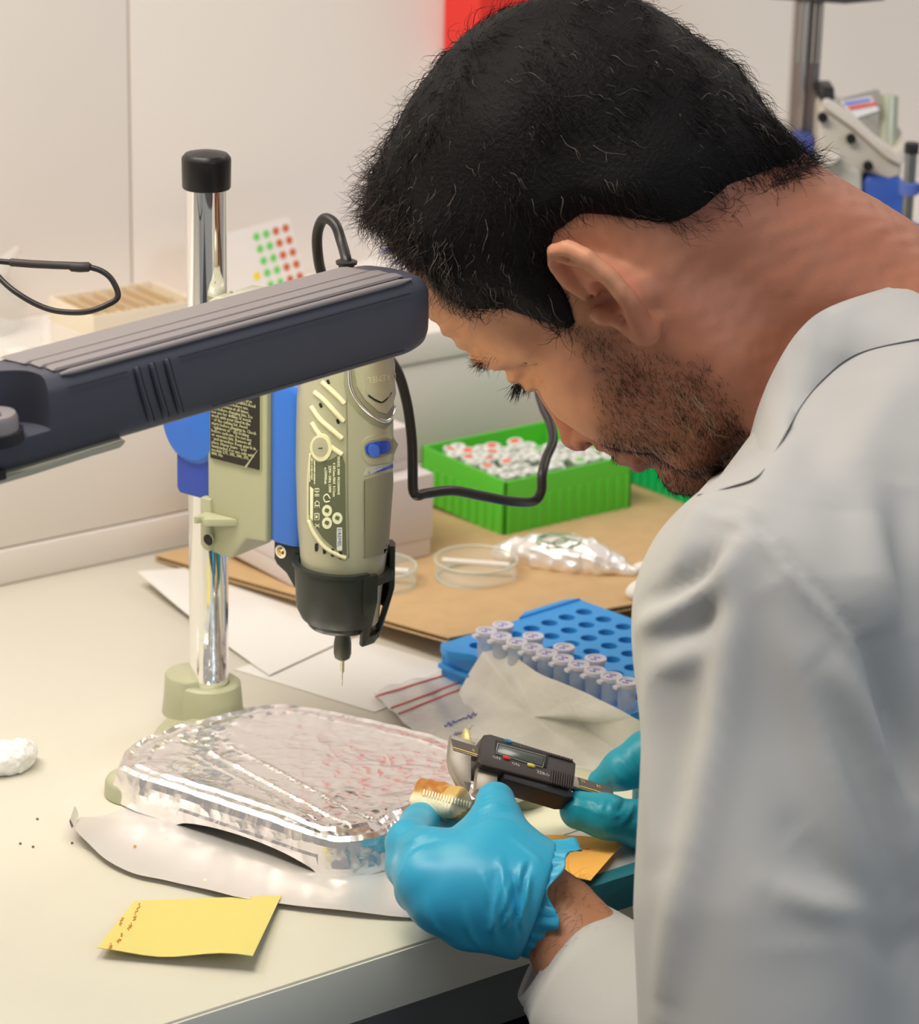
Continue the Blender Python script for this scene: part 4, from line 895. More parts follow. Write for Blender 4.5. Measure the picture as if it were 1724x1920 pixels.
# ------------------------------------------------------------------ lamp
def task_lamp():
    gy = mat('lamp_grey', (.072, .074, .098), .42, spec=.35, bump=.25, bscale=1400, bdist=.0002); top = mat('lamp_grey_top', (.24, .215, .215), .5, bump=.25, bscale=1400, bdist=.0002); grv = mat('lamp_groove', (.018, .017, .022), .6)
    B_ = at(702, 588, 1.452); A_ = at(20, 778, 1.318)
    tx = unit(B_-A_); up = unit(_z-tx*(_z@tx)); fr = np.cross(tx, up); fr = fr if fr@(-F) > 0 else -fr
    Lx = np.linalg.norm(B_-A_)
    t = thing('task_lamp', A_+tx*Lx*.5, 'dark grey fluorescent task lamp head reaching across in front of the drill stand', 'lamp')
    # section in (front, up) millimetres, listed clockwise from the back top
    sec = [(-27, 15.5), (-24, 18.5), (-10, 20.2), (4, 20.6), (12, 20.0), (15.5, 18.3), (17.2, 15.5), (18.2, 14.2), (18.6, 12), (19.0, 4), (18.8, -6), (17.8, -14), (15.5, -19.2), (12.5, -21.2), (11.5, -21.2), (9, -17), (-18, -17), (-22, -21.2), (-25, -21.2), (-27.5, -16), (-28.5, -4), (-28, 10)]
    sec = [np.array([f_, u_])*.96 for f_, u_ in sec]
    def ring(x, s=1., sy=1., pts=sec, sh=(0, 0)): return [A_+tx*x+fr*((f_*s+sh[0])/1000)+up*((u_*sy+sh[1])/1000) for f_, u_ in pts]
    xs = [(-.075, 1, 1), (-.03, 1, 1), (0, 1, 1), (.05, 1, 1), (Lx*.5, 1, 1), (Lx*.85, 1.0, 1.0), (Lx+.006, 1, 1)]
    for q in np.linspace(.06, 1, 12):
        a = q*PI/2; xs.append((Lx+.006+.0205*math.sin(a), .30+.70*math.cos(a)**.6, .35+.65*math.cos(a)**.55))
    V, Fc = loft([ring(*x) for x in xs]); hs = obj('housing', V, Fc, gy, t, smooth=True, sharp=35)
    # notch at the hinge end
    cyl = bpy.data.meshes.new('cut'); Vc, Fcc = lathe([(.0205, -.013), (.0205, .06)], A_-tx*.0105+fr*.012+up*.008, up, 40); cyl.from_pydata([tuple(v) for v in Vc], [], Fcc)
    co = bpy.data.objects.new('cut', cyl); COL.objects.link(co)
    md = hs.modifiers.new('b', 'BOOLEAN'); md.operation = 'DIFFERENCE'; md.object = co; md.solver = 'EXACT'
    dg = bpy.context.evaluated_depsgraph_get(); me = bpy.data.meshes.new_from_object(hs.evaluated_get(dg)); hs.modifiers.clear(); hs.data = me; bpy.data.objects.remove(co)
    me.polygons.foreach_set('use_smooth', np.ones(len(me.polygons), bool)); me.set_sharp_from_angle(angle=math.radians(35))
    c0 = A_-tx*.0150+fr*.010+up*.001
    V, Fc = lathe([(0, -.006), (.0105, -.006), (.0105, .004), (.0095, .006), (0, .0075)], c0, up, 36, False); obj('hinge_pin', V, Fc, top, t, smooth=True, sharp=35)
    V, Fc = lathe([(0, -.0069), (.0125, -.0069), (.0125, -.0015), (.0, -.0015)], c0+fr*.0, up, 36, False); obj('hinge_ring', V, Fc, grv, t, smooth=True, sharp=35)
    am = mat('lamp_arm_grey', (.10, .10, .115), .4); j1 = c0-tx*.20+up*.05-fr*.02; bp = np.array([j1[0]-.10, j1[1]-.02, T])
    V, Fc = tube([c0+up*.003, c0-tx*.02+up*.002, j1], .0075, 16); obj('arm', V, Fc, am, t, smooth=True, sharp=40)
    V, Fc = tube([j1, np.array([bp[0], bp[1], T+.05])], .008, 16); obj('arm', V, Fc, am, t, smooth=True, sharp=40)
    V, Fc = lathe([(0, -.012), (.014, -.012), (.014, .012), (0, .012)], j1, fr, 24); obj('arm_joint', V, Fc, am, t, smooth=True, sharp=40)
    V, Fc = lathe([(0, .0005), (.055, .0005), (.055, .014), (.02, .022), (.014, .052), (0, .052)], bp, _z, 40, False); obj('lamp_base', V, Fc, am, t, smooth=True, sharp=40)
    # top cover strips between grooves
    x0, x1 = .020, Lx+.004
    def strip(nm, f0, f1, u0, u1, x0_, x1_, m_, th=.7):
        rg = []
        for x, k in ((x0_, .0), (x0_+.002, 1), (x1_-.004, 1), (x1_, .0)):
            rg.append([A_+tx*x+fr*(f_/1000)+up*((u_+e_*k)/1000) for f_, u_, e_ in ((f0, u0, -.5), (f0+.4, u0, th), (f1-.4, u1, th), (f1, u1, -.5))])
        V, Fc = loft(rg); obj(nm, V, Fc, m_, t, smooth=True, sharp=30)
    strip('top_cover', -24, -4, 18.6, 20.4, .012, x1-.001, top); strip('top_cover', -3.2, 5.2, 20.5, 20.5, .014, x1+.002, top); strip('top_cover', 6.0, 12.2, 20.3, 20.0, .016, x1+.005, top)
    rg = []
    for x, k in ((x0-.002, .4), (x0+.004, 1), (x1, 1), (x1+.008, .3)):
        rg.append([A_+tx*x+fr*((12.5+1.9*math.cos(q)*k+2.2)/1000)+up*((18.3+1.5*math.sin(q)*k)/1000) for q in np.linspace(0, 2*PI, 12, endpoint=False)])
    V, Fc = loft(rg); obj('edge_bead', V, Fc, top, t, smooth=True, sharp=40)
    for f_, u_, a, b in ((18.55, 12.6, .020, .052), (18.55, 12.6, .082, x1+.004), (17.3, -16.0, .10, x1)):
        V, Fc = tube([A_+tx*a+fr*(f_/1000)+up*(u_/1000), A_+tx*b+fr*(f_/1000)+up*(u_/1000)], .00035, 6); obj('seam', V, Fc, grv, t)
    # finger ribs round the front
    for k, x in enumerate((.057, .0655, .074)):
        pp = []
        for f_, u_ in ((18.2, 13.4), (18.75, 10), (19.0, 4), (18.9, -4), (18.3, -10), (17.3, -15)): pp.append(A_+tx*(x+.0012*(14-u_)/10+.0042*((14-u_)/29)**2)+fr*((f_-.1)/1000)+up*(u_/1000))
        V, Fc = tube(spline(pp, 24), [.0012]*2+[.0014]*20+[.0010]*2, 8); obj('grip_rib', V, Fc, gy, t, smooth=True)
        V, Fc = tube([p+tx*.0021-fr*.0004 for p in spline(pp, 24)], .0004, 6); obj('rib_groove', V, Fc, grv, t, smooth=True)
    # pale end of the diffuser frame under the hinge end
    dfm = mat('diffuser_frame', (.50, .46, .36), .3); pts = [(-30, -20), (-10, -24.5), (12, -24.5), (16, -23.2), (17.2, -21), (12, -20)]
    rg = []
    for x, k in ((-.075, 1), (.0, 1), (.03, 1), (.047, 1), (.0495, .6)):
        rg.append([A_+tx*x+fr*(f_/1000)+up*(((u_+21)*k-21-(1.0 if u_ < -22 else 0)*k+(.6 if x > 0 else 0))/1000) for f_, u_ in pts])
    V, Fc = loft(rg); obj('diffuser_frame', V, Fc, dfm, t, smooth=True, sharp=35)
    V, Fc = tube([A_-tx*.04+fr*.0178-up*.0195, A_+tx*.012+fr*.0178-up*.0197, A_+tx*.048+fr*.0174-up*.0195], .0004, 6); obj('seam', V, Fc, dfm, t)
    MB().box(A_-tx*.03+fr*.0150-up*.0215, tx*.0135, fr*.0035, up*.0045).build('latch_slot', grv, t)
    # the lit tube, inside the trough
    for k, f_ in enumerate((-13., 2.)):
        V, Fc = tube([A_+tx*.052+fr*f_/1000-up*.0180, A_+tx*(Lx-.002)+fr*f_/1000-up*.0180], .0036, 14); obj('fluorescent_tube', V, Fc, mat('lit_tube', (1, 1, 1), .4, emit=(.98, .93, .52), estr=27), t, smooth=True, sharp=40)
    MB().box(A_+tx*.05-fr*.017-up*.0168, tx*(Lx-.05), fr*.025, up*.0003).build('reflector', mat('reflector', (.85, .85, .8), .2, .6), t)

def loop_cable():
    rub = mat('cable_rubber', (.030, .026, .026)); d = 1.50
    c = thing('cable_loop', at(100, 540, d), 'black cable looping in from the left edge above the lamp', 'cable')
    pts = [(-60, 484), (-20, 488), (20, 492), (60, 495), (100, 497), (150, 498), (168, 501), (190, 508), (208, 522), (220, 545), (219, 560), (200, 572), (170, 583), (140, 586), (100, 582), (65, 569), (30, 548), (5, 527), (-20, 498), (-50, 455)]
    V, Fc = tube(spline([at(x, y, d+(.03 if i > 12 else 0)*(i-12)/8) for i, (x, y) in enumerate(pts)], 120), .00155, 12); obj('cord', V, Fc, rub, c, smooth=True)
    p2 = [(18, 491.5), (22, 492), (60, 495), (100, 497), (130, 498), (135, 500), (150, 501), (166, 500.5), (170, 501.5)]; rr = [.0017, .0021, .0021, .0021, .0021, .0026, .0027, .0026, .0018]
    V, Fc = tube([at(x, y, d-.0005) for x, y in p2], rr, 14); obj('cable_sleeve', V, Fc, mat('sleeve', (.05, .042, .042), .55), c, smooth=True)
def foil():
    D = unit([.1, -.995, 0]); Sd = unit([.995, .1, 0])
    out = [(-101, 44), (-99, 66), (-92, 95), (-80, 150), (-72, 185), (-61, 199), (-42, 205), (-22, 199), (10, 201), (45, 200), (66, 175), (70, 135), (62, 98), (48, 62), (30, 32), (8, 20), (-25, 18), (-50, 17), (-80, 25)]
    o2 = spline([np.array([s, d, 0.]) for s, d in out+out[:1]], 400)[:-1]; n = len(o2); c = np.array([-8, 112, 0.]); V = []
    prof = [(0, .3), (0, 5), (1, 11), (2, 16), (3.5, 19.5), (6.5, 21.2), (9, 20.2), (12, 20.5), (14.5, 21.8), (18, 21.9), (20, 21.2)]
    K = 62
    for k in range(len(prof)+K):
        for q in o2:
            r_ = np.linalg.norm(c-q)
            if k < len(prof): ins, zz = prof[k]; p = q+(c-q)/r_*ins
            else:
                a = (k-len(prof)+1)/K; p = (q+(c-q)/r_*20); p = p+(c-p)*a*.985; zz = 21.2-2.2*math.sin(min(1, a*2.2)*PI/2)*(1-.3*a)
            if k == 0 and q[0] < -50 and 92 < q[1] < 184:
                g = math.sin((q[1]-92)/92*PI)**.45; zz = 7.5*g
            if k == 1 and q[0] < -50 and 92 < q[1] < 184: zz = 9.5
            V.append([p[0], p[1], zz])
    V = np.array(V); kk = np.repeat(np.arange(len(prof)+K), n)
    W = Sd[None]*V[:, :1]/1000+D[None]*V[:, 1:2]/1000; W[:, 2] += T+V[:, 2]/1000
    # creases: strong at the corners, light on the flat top
    cr = crease(W, 150, 1)-.5; fine = crease(W, 420, 2)-.5; big = crease(W, 55, 5)-.45
    corner = np.zeros(len(W))
    for s, d, w_ in ((-92, 50, 38), (-50, 198, 30), (-20, 195, 24), (60, 190, 40), (-55, 22, 34), (5, 25, 26)): corner = np.maximum(corner, np.exp(-((V[:, 0]-s)**2+(V[:, 1]-d)**2)/w_**2))
    amp = np.where(kk < len(prof), .42, .34)+1.0*corner; amp[kk == 0] *= .3
    dirn = np.where((kk < 5)[:, None], unit([1, 1, 1]), 0); dz = (cr*3.2+fine*2.6+(crease(W, 900, 8)-.5)*1.1)*amp+big*np.where(kk > 5, 1.5, .5)
    rad = np.stack([W[:, 0]-(D*.112)[0], W[:, 1]-(D*.112)[1], 0*W[:, 0]], 1); rad /= np.linalg.norm(rad, axis=1, keepdims=True)+1e-9
    side = np.clip((6-kk)/4., 0, 1)
    W[:, 2] += dz/1000*(1-side*.7); W += rad*(dz*side/1000)[:, None]*.8
    # long pressed ridges parallel to the left edge
    for s0, hgt in ((-47, 1.3), (-56, .8), (-33, .9)): W[:, 2] += np.where((kk > 5) & (V[:, 1] > 60) & (V[:, 1] < 185), hgt*np.exp(-((V[:, 0]-s0+.03*(V[:, 1]-100))/1.3)**2), 0)/1000
    W[:, 2] = np.maximum(W[:, 2], T+.0009)
    Fc = []; m = len(prof)+K
    for k in range(m-1):
        for i in range(n): Fc.append((k*n+i, k*n+(i+1) % n, (k+1)*n+(i+1) % n, (k+1)*n+i))
    Fc.append(tuple((m-1)*n+i for i in range(n)))
    MB().add(W, Fc).build('foil_wrap', M['foil'], smooth=True, sharp=10, label='crumpled aluminium foil wrapped over the base of the drill stand', cat='foil')
    # the flat sheet under it
    ol = [((150, 1532), .0), ((205, 1527), .0), ((262, 1500), 0), ((330, 1470), 0), ((500, 1420), 0), ((700, 1420), 0), ((930, 1470), 0), ((1080, 1500), 0), ((1240, 1510), 0), ((1240, 1614), 0), ((1100, 1657), 0), ((960, 1702), 0), ((880, 1716), 0), ((800, 1722), .0012), ((700, 1714), .003), ((600, 1704), .003), ((520, 1694), .003), ((450, 1684), .003), ((385, 1668), .003), ((310, 1650), .003), ((250, 1637), .003), ((200, 1612), .004), ((165, 1580), .006), ((140, 1552), .009)]
    P = np.array([pl(x, y, h+.0003) for (x, y), h in ol]); P = spline(np.vstack([P, P[:1]]), 200)[:-1]; P[:, 1] = np.maximum(P[:, 1], -.2822); n = len(P)
    c = np.array([-.02, -.15, T+.0003]); V = []; K = 30
    for k in range(K):
        a = 1-k/(K-1)*.98
        for p in P:
            q = c+(p-c)*a; h = (p[2]-T-.0003)*max(0, (a-.75)/.25)**1.5
            wv = .0010*nz(q[None], 55, 3)[0]+.0006*(crease(q[None], 110, 8)[0]-.3); fl = min(1, (q[1]+.282)/.02)
            q[2] = T+.0004+h+max(0, wv)*fl; V.append(q)
    V = np.array(V); low = V.copy(); Fc = []
    for k in range(K-1):
        for i in range(n): Fc.append((k*n+i, k*n+(i+1) % n, (k+1)*n+(i+1) % n, (k+1)*n+i))
    Fc.append(tuple((K-1)*n+i for i in range(n)))
    rim = [p-np.array([0, 0, .00022]) for p in V[:n]]; base = len(V); V = list(V)+rim
    for i in range(n): Fc.append((i, base+i, base+(i+1) % n, (i+1) % n))
    sh = MB().add(V, Fc).build('foil_sheet', M['foil_s'], smooth=True, sharp=40, label='flat sheet of aluminium foil lying under the foil-wrapped base', cat='foil')
    # curled corner
    a = pl(139, 1553, .0095); b = pl(148, 1530, .004); rg = []
    for q in np.linspace(0, 1.25*PI, 14):
        off = (a-b)*0; ax = unit(pl(104, 1528, .012)-a)
        rg.append([b+(a-b)*s+ax*(.0052*q/2.2*math.cos(q*.35))+np.array([0, 0, .0042*math.sin(q*.9)])*(1-.25*s) for s in np.linspace(0, 1, 6)])
    V = np.concatenate(rg); Fc = [(i*6+j, i*6+j+1, (i+1)*6+j+1, (i+1)*6+j) for i in range(len(rg)-1) for j in range(5)]
    N = len(V); V = np.vstack([V, V+np.array([.0001, .0001, .00025])]); Fc = Fc+[tuple(x+N for x in f[::-1]) for f in Fc]
    MB().add(V, Fc).build('curled_corner', M['foil_s'], sh, smooth=True)
    for x, y, r_, m_ in ((385, 1652, .0013, mat('bone_chip', (.86, .80, .58), .6)), (253, 1586, .0008, mat('orange_crumb', (.8, .42, .1), .6))):
        p = pl(x, y, .0018); V, Fc = lathe([(0, -r_), (r_, -r_*.6), (r_*1.1, 0), (r_*.7, r_*.7), (0, r_*.8)], p, _z, 9, False); obj('bone_chip', V, Fc, m_, label='small pale chip on the foil sheet near the yellow note' if r_ > .001 else 'tiny orange crumb at the left of the foil sheet', cat='chip')
    # foil folded over the bench edge at the right; teal glove reflection painted in
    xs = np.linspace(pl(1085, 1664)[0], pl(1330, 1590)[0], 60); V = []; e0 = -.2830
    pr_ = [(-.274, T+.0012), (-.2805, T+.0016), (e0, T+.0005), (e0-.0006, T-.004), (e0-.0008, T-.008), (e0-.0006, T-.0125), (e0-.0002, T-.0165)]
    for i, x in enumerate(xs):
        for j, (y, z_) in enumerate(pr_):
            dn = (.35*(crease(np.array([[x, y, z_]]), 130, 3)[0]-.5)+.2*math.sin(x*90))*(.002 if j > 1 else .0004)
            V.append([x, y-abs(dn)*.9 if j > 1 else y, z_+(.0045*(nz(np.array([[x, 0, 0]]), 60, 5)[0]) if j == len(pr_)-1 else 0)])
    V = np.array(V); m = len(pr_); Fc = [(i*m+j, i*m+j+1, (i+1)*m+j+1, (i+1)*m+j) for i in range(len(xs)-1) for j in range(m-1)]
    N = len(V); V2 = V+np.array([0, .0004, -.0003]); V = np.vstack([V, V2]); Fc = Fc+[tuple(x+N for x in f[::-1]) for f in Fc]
    MB().add(V, Fc).build('foil_teal_reflection', mat('foil_teal_reflection', (.03, .20, .26), .30, .25, bump=.4, bscale=90, bdist=.002), smooth=True, label='wrinkled teal film folded over the front edge of the bench at the right', cat='film')  # foil, not teal film: the teal is the glove's reflection painted as colour
# ------------------------------------------------------------------ the man
# head frame: left, front, up (the head is bent forward and turned away)
_a, _b = .910, .533
_up = -math.sin(_a)*R+math.cos(_a)*U; _fc = -math.cos(_a)*R-math.sin(_a)*U
HF = _fc*math.cos(_b)+F*math.sin(_b); HL = -F*math.cos(_b)+_fc*math.sin(_b); HU = _up
HO = at(1199.6, 474.3, 1.50); HM = np.stack([HL, HF, HU]).astype(np.float32)
def hl(P): return (np.asarray(P)-HO.astype(np.float32))@HM.T*1000
def hw(p): return HO+(np.asarray(p, float)/1000)@HM.astype(float)
SH = at(1462, 1160, 1.36); EL = at(1440, 2300, 1.33); WR = at(1048, 1722, 1.427)
RSH, REL, RWR = np.array([.37, -.30, .965]), np.array([.40, -.42, .80]), np.array([.215, -.30, .812])
NK = at(1560, 648, 1.52); N2 = at(1780, 850, 1.51)

def sd_head(p):
    """head in millimetres, left-right symmetric"""
    q = p.copy(); q[:, 0] = np.abs(q[:, 0]); x, y, z = p[:, 0], p[:, 1], p[:, 2]
    f = s_ell(q, (0, -3, 50), (75, 95, 80)); f = smin(f, s_ell(q, (0, 34, 44), (60, 59, 56)), 22)
    f = smin(f, s_ell(q, (0, -34, 12), (60, 58, 52)), 25); f = smin(f, s_ell(q, (0, 30, -12), (60, 52, 56)), 22)
    f = smin(f, s_ell(q, (0, 26, -58), (47, 48, 36)), 24)
    f = smin(f, s_chain(q, [(52, 4, -34), (48, 10, -60), (33, 52, -82), (0, 70, -88)], [13, 13, 13, 15]), 22)
    f = smin(f, s_ell(q, (0, 78, -88), (19, 15, 14)), 14)
    f = smin(f, s_chain(q, [(62, 14, -2), (55, 46, -8), (40, 66, -16)], [8, 11, 12]), 18)
    f = smin(f, s_ell(q, (42, 52, -38), (20, 24, 26)), 20)
    f = smin(f, s_chain(q, [(4, 86, 25), (28, 83, 28), (46, 70, 26), (57, 52, 18)], [7, 7.5, 7, 6]), 13)
    f = smax(f, -s_ell(q, (31, 94, 8), (17, 15, 11)), 13)                      # eye socket
    f = smin(f, np.linalg.norm(q-np.float32([31, 71.5, 9]), axis=1)-13.0, 3.5)
    f = smin(f, s_ell(q, (32, 74.5, 12.5), (14.5, 11.5, 6)), 3)                 # upper lid
    f = smin(f, s_ell(q, (33, 74, 2.5), (14, 9, 4.2)), 4)
    f = smin(f, s_chain(q, [(0, 84, 18), (0, 91, 2), (0, 98, -16), (0, 103.5, -32)], [6.5, 6.2, 6.8, 8.2]), 9)
    f = smin(f, s_ell(q, (0, 103, -33), (10, 10, 8.5)), 5)
    f = smin(f, s_ell(q, (12, 94.5, -37), (8.5, 11, 8)), 4)
    f = smax(f, -s_ell(q, (9.5, 97.5, -44), (4.6, 6.5, 6)), 2.)
    f = smin(f, s_ell(q, (0, 74, -54), (30, 24, 20)), 12)
    f = smin(f, s_chain(q, [(0, 95, -59), (12, 92.5, -59.5), (24, 84, -62)], [4.6, 4.2, 2.6]), 4)
    f = smin(f, s_chain(q, [(0, 92.5, -67.5), (12, 90.5, -67), (22, 84, -64.5)], [5.2, 4.6, 2.4]), 4)
    f = smax(f, -s_chain(q, [(0, 101, -63.6), (14, 97, -63.6), (27, 86, -63)], [1.1, 1.1, .9]), 3)
    f = smax(f, -s_chain(q, [(18, 99, -40), (29, 88, -52), (34, 78, -66)], [2.4, 2.4, 2]), 8)        # fold beside the mouth
    # crow's feet and cheek crease
    for a_, b_ in (((50, 69, 8), (60, 52, 14)), ((50, 69, 6), (61, 52, 5)), ((49, 70, 3), (59, 55, -4)), ((44, 77, -2), (30, 82, -9))): f = smax(f, -s_cone(q, a_, b_, 1.2, .6), 3)
    return f
EARP = [(73, 3, 9), (77, 1, 19), (81.5, -5, 31), (86, -14, 35.5), (90, -23, 31), (92, -26.5, 18), (91, -25, 3), (88, -19, -11), (83.5, -11, -19), (80, -4.5, -26), (76.5, .5, -19), (74, 2, -9)]
EARP = [(a, b*.86, c-(3 if c > 25 else 0)) for a, b, c in EARP]
EARR = [3.2, 3.4, 3.6, 4.0, 4.3, 4.4, 4.6, 4.6, 5.2, 5.6, 4.2, 3.2]
def sd_ear(p):
    q = p.copy(); q[:, 0] = np.abs(q[:, 0])
    n = np.array([.80, .56, .06]); n /= np.linalg.norm(n); a = np.array([0, .18, 1.]); a -= n*(a@n); a /= np.linalg.norm(a); b = np.cross(n, a); Mx = np.stack([n, b, a])
    f = s_ell(q, (81.5, -12, 7), (2.6, 13, 25), Mx); f = smin(f, s_chain(q, EARP, EARR), 3)
    f = smin(f, s_ell(q, (73, -13, 4), (7, 6, 17)), 5)
    f = smax(f, -s_ell(q, (86, -6.5, -1), (11.5, 8.5, 11.0), Mx), 2.0); f = smax(f, -s_ell(q, (89, -9, 21), (7.5, 8, 11), Mx), 2.0)
    f = smin(f, s_chain(q, [(84.5, -10, 28), (89, -18, 17), (88, -19, 3), (82, -10, -12)], [2.0, 2.4, 2.6, 2.6]), 3)
    f = smin(f, s_ell(q, (75, 6, -4), (4.2, 4, 5.5)), 4); f = smin(f, s_ell(q, (79.5, -3.5, -26), (4.0, 6.2, 7.0)), 3)
    return f
def f32(*p): return [np.asarray(v, np.float32) for v in p]
def sd_body(P):
    f = np.full(len(P), 1., np.float32); p = hl(P); near = (np.abs(p).max(1) < 190)
    if near.any():
        pp = p[near]; g = sd_head(pp); g = smin(g, sd_ear(pp), 3.0); qq = pp.copy(); qq[:, 0] = np.abs(qq[:, 0]); g = smax(g, -s_ell(qq, (80, -5.5, -3), (13, 6.2, 7.5)), 2.); f[near] = g/1000
    far = ~near; f[far] = np.linalg.norm(p[far]-np.float32([0, 0, 10]), axis=1)/1000-.15
    nk = s_chain(P, f32(hw((0, -22, -18)), NK, N2), [.050, .060, .078], .02)
    nk = smin(nk, s_cone(P, hw((0, -62, 12)).astype(np.float32), at(1700, 640, 1.50).astype(np.float32), .026, .045), .04)
    nk = smin(nk, s_cone(P, hw((54, -18, -14)).astype(np.float32), at(1500, 800, 1.47).astype(np.float32), .013, .016), .022)   # neck muscle
    f = smin(f, nk, .024)
    t = s_chain(P, f32(N2, at(1830, 1300, 1.52), at(1880, 2100, 1.50)), [.085, .125, .120], .05)
    t = smin(t, s_chain(P, f32(N2, SH), [.05, .042]), .05)
    t = smin(t, s_chain(P, f32(SH, at(1425, 1700, 1.34), EL, at(1240, 2000, 1.385), WR, at(985, 1675, 1.427)), [.045, .043, .036, .036, .0215, .0205]), .012)
    t = smin(t, s_chain(P, f32(N2, RSH, REL, RWR, at(1300, 1530, 1.60)), [.05, .045, .036, .024, .022]), .02)
    return smin(f, t, .03)

def strands(roots, dirs, nrm, length, curl, n=8, r=.00011, seed=0, grav=0., lie=0., spread=.25, cx=1.):
    """hair as thin three-sided tubes; returns V, F"""
    r_ = np.random.default_rng(seed); N = len(roots); P = np.zeros((N, n, 3)); P[:, 0] = roots; d = dirs+spread*r_.normal(size=(N, 3)); d /= np.linalg.norm(d, axis=1, keepdims=True)
    L = length*r_.uniform(.55, 1.25, (N, 1)); ph = 8*nz(roots, 55, 5)+r_.normal(size=N)*.25; fr = r_.uniform(.6, 1.5, N)*cx; s1 = np.cross(d, nrm); s1 /= np.linalg.norm(s1, axis=1, keepdims=True)+1e-9; s2 = np.cross(d, s1)
    cu = curl*r_.uniform(.3, 1.2, (N, 1)); sg = np.sign(nz(roots, 60, 9)+.3*r_.normal(size=N))[:, None]
    for k in range(1, n):
        t = k/(n-1); a = (ph+fr*t*5.5)[:, None]
        dd = d+cu*(np.cos(a)*s1+np.sin(a)*s2)+sg*cu*t*.8*s1-np.array([0, 0, grav])*t+lie*t*(-nrm)
        dd /= np.linalg.norm(dd, axis=1, keepdims=True); P[:, k] = P[:, k-1]+dd*L/(n-1)
    T_ = np.gradient(P, axis=1); T_ /= np.linalg.norm(T_, axis=2, keepdims=True)+1e-12
    a = np.cross(T_, np.array([.31, .52, .79])); a /= np.linalg.norm(a, axis=2, keepdims=True)+1e-9; b = np.cross(T_, a)
    rad = r*(1-np.linspace(0, 1, n)**2*.8)[None, :, None]*r_.uniform(.75, 1.3, (N, 1, 1)); V = []
    for q in (0, 2.0944, 4.1888): V.append(P+rad*(math.cos(q)*a+math.sin(q)*b))
    V = np.stack(V, 2).reshape(-1, 3); base = (np.arange(N)*n*3)[:, None, None, None]; k = (np.arange(n-1)*3)[None, :, None, None]; j = np.arange(3)[None, None, :, None]; j2 = (j+1) % 3
    Fq = np.concatenate([base+k+j, base+k+j2, base+k+3+j2, base+k+3+j], -1).reshape(-1, 4)
    return V, Fq
def sample_tris(V, Q, wgt, N, seed=0):
    r_ = np.random.default_rng(seed); a, b, c, d = (V[Q[:, i]] for i in range(4)); ar = np.linalg.norm(np.cross(c-a, d-b), axis=1)*wgt; ar /= ar.sum()
    i = r_.choice(len(Q), N, p=ar); u, v = r_.random((2, N, 1)); P = (a[i]*(1-u)+b[i]*u)*(1-v)+(d[i]*(1-u)+c[i]*u)*v
    n = np.cross(c[i]-a[i], d[i]-b[i]); n /= np.linalg.norm(n, axis=1, keepdims=True)+1e-12; return P, n
def inpoly(y, z, poly):
    P = np.asarray(poly); ins = np.zeros(len(y), bool); n = len(P)
    for i in range(n):
        (x1, y1), (x2, y2) = P[i], P[(i+1) % n]; c = ((y1 > z) != (y2 > z)) & (y < (x2-x1)*(z-y1)/(y2-y1+1e-12)+x1); ins ^= c
    return ins
def sdpoly(y, z, poly):
    P = np.asarray(poly, float); d = np.full(len(y), 1e9)
    for i in range(len(P)):
        a, b = P[i], P[(i+1) % len(P)]; ab = b-a; t = np.clip(((y-a[0])*ab[0]+(z-a[1])*ab[1])/(ab@ab+1e-9), 0, 1); d = np.minimum(d, np.hypot(y-a[0]-t*ab[0], z-a[1]-t*ab[1]))
    return np.where(inpoly(y, z, poly), -d, d)
# hair outline on the side of the head, (front, up) in millimetres, and the beard outline
HAIRP = [(140, 116), (90, 104), (78, 102), (67, 96), (58, 80), (58, 62), (54, 51), (38, 35), (33, 17), (25, 4), (18, 3), (10, 16), (2, 30), (-14, 38), (-30, 33), (-37, 22), (-44, 6), (-48, -12), (-56, -20), (-68, -24), (-80, -30), (-90, -42), (-130, -44), (-140, 60), (-110, 170), (60, 190), (140, 160)]
BEARDP = [(22, 6), (30, -2), (34, -14), (48, -28), (66, -38), (80, -42), (100, -42), (112, -50), (110, -120), (40, -120), (10, -92), (-8, -60), (2, -40), (10, -20), (12, 2)]
def hairline(p): return sdpoly(p[:, 1], p[:, 2], HAIRP)
def sd_hair(P):
    p = hl(P); q = p.copy(); near = np.abs(p).max(1) < 220; f = np.full(len(P), .2, np.float32)
    if near.any():
        pp = p[near]; g = sd_head(pp); x, y, z = pp[:, 0], pp[:, 1], pp[:, 2]
        g = smin(g, s_cone(pp, (0, -62, 12), hl(at(1700, 640, 1.50)[None])[0], 28., 47.), 30.); th = 7+4*np.clip((z-40)/80, 0, 1)+6*np.clip((y-20)/40, 0, 1)*np.clip((z-106)/18, 0, 1)-3*np.clip((-z+20)/40, 0, 1)-3.2*np.clip((-y-45)/45, 0, 1)*np.clip((62-z)/50, 0, 1)
        h_ = hairline(pp); th = th*np.clip(-h_/np.where(y > 30, 24, 16), .04, 1)**np.where(y > 30, .8, .6)
        lump = 2.0*nz(pp, .085, 11)+3.2*(crease(pp*np.float32([1, .7, .7]), .14, 4)-.5)
        g = g-th-lump*np.clip(-h_/14, 0, 1); f[near] = smax(g, h_.astype(np.float32), 3)/1000
    return f

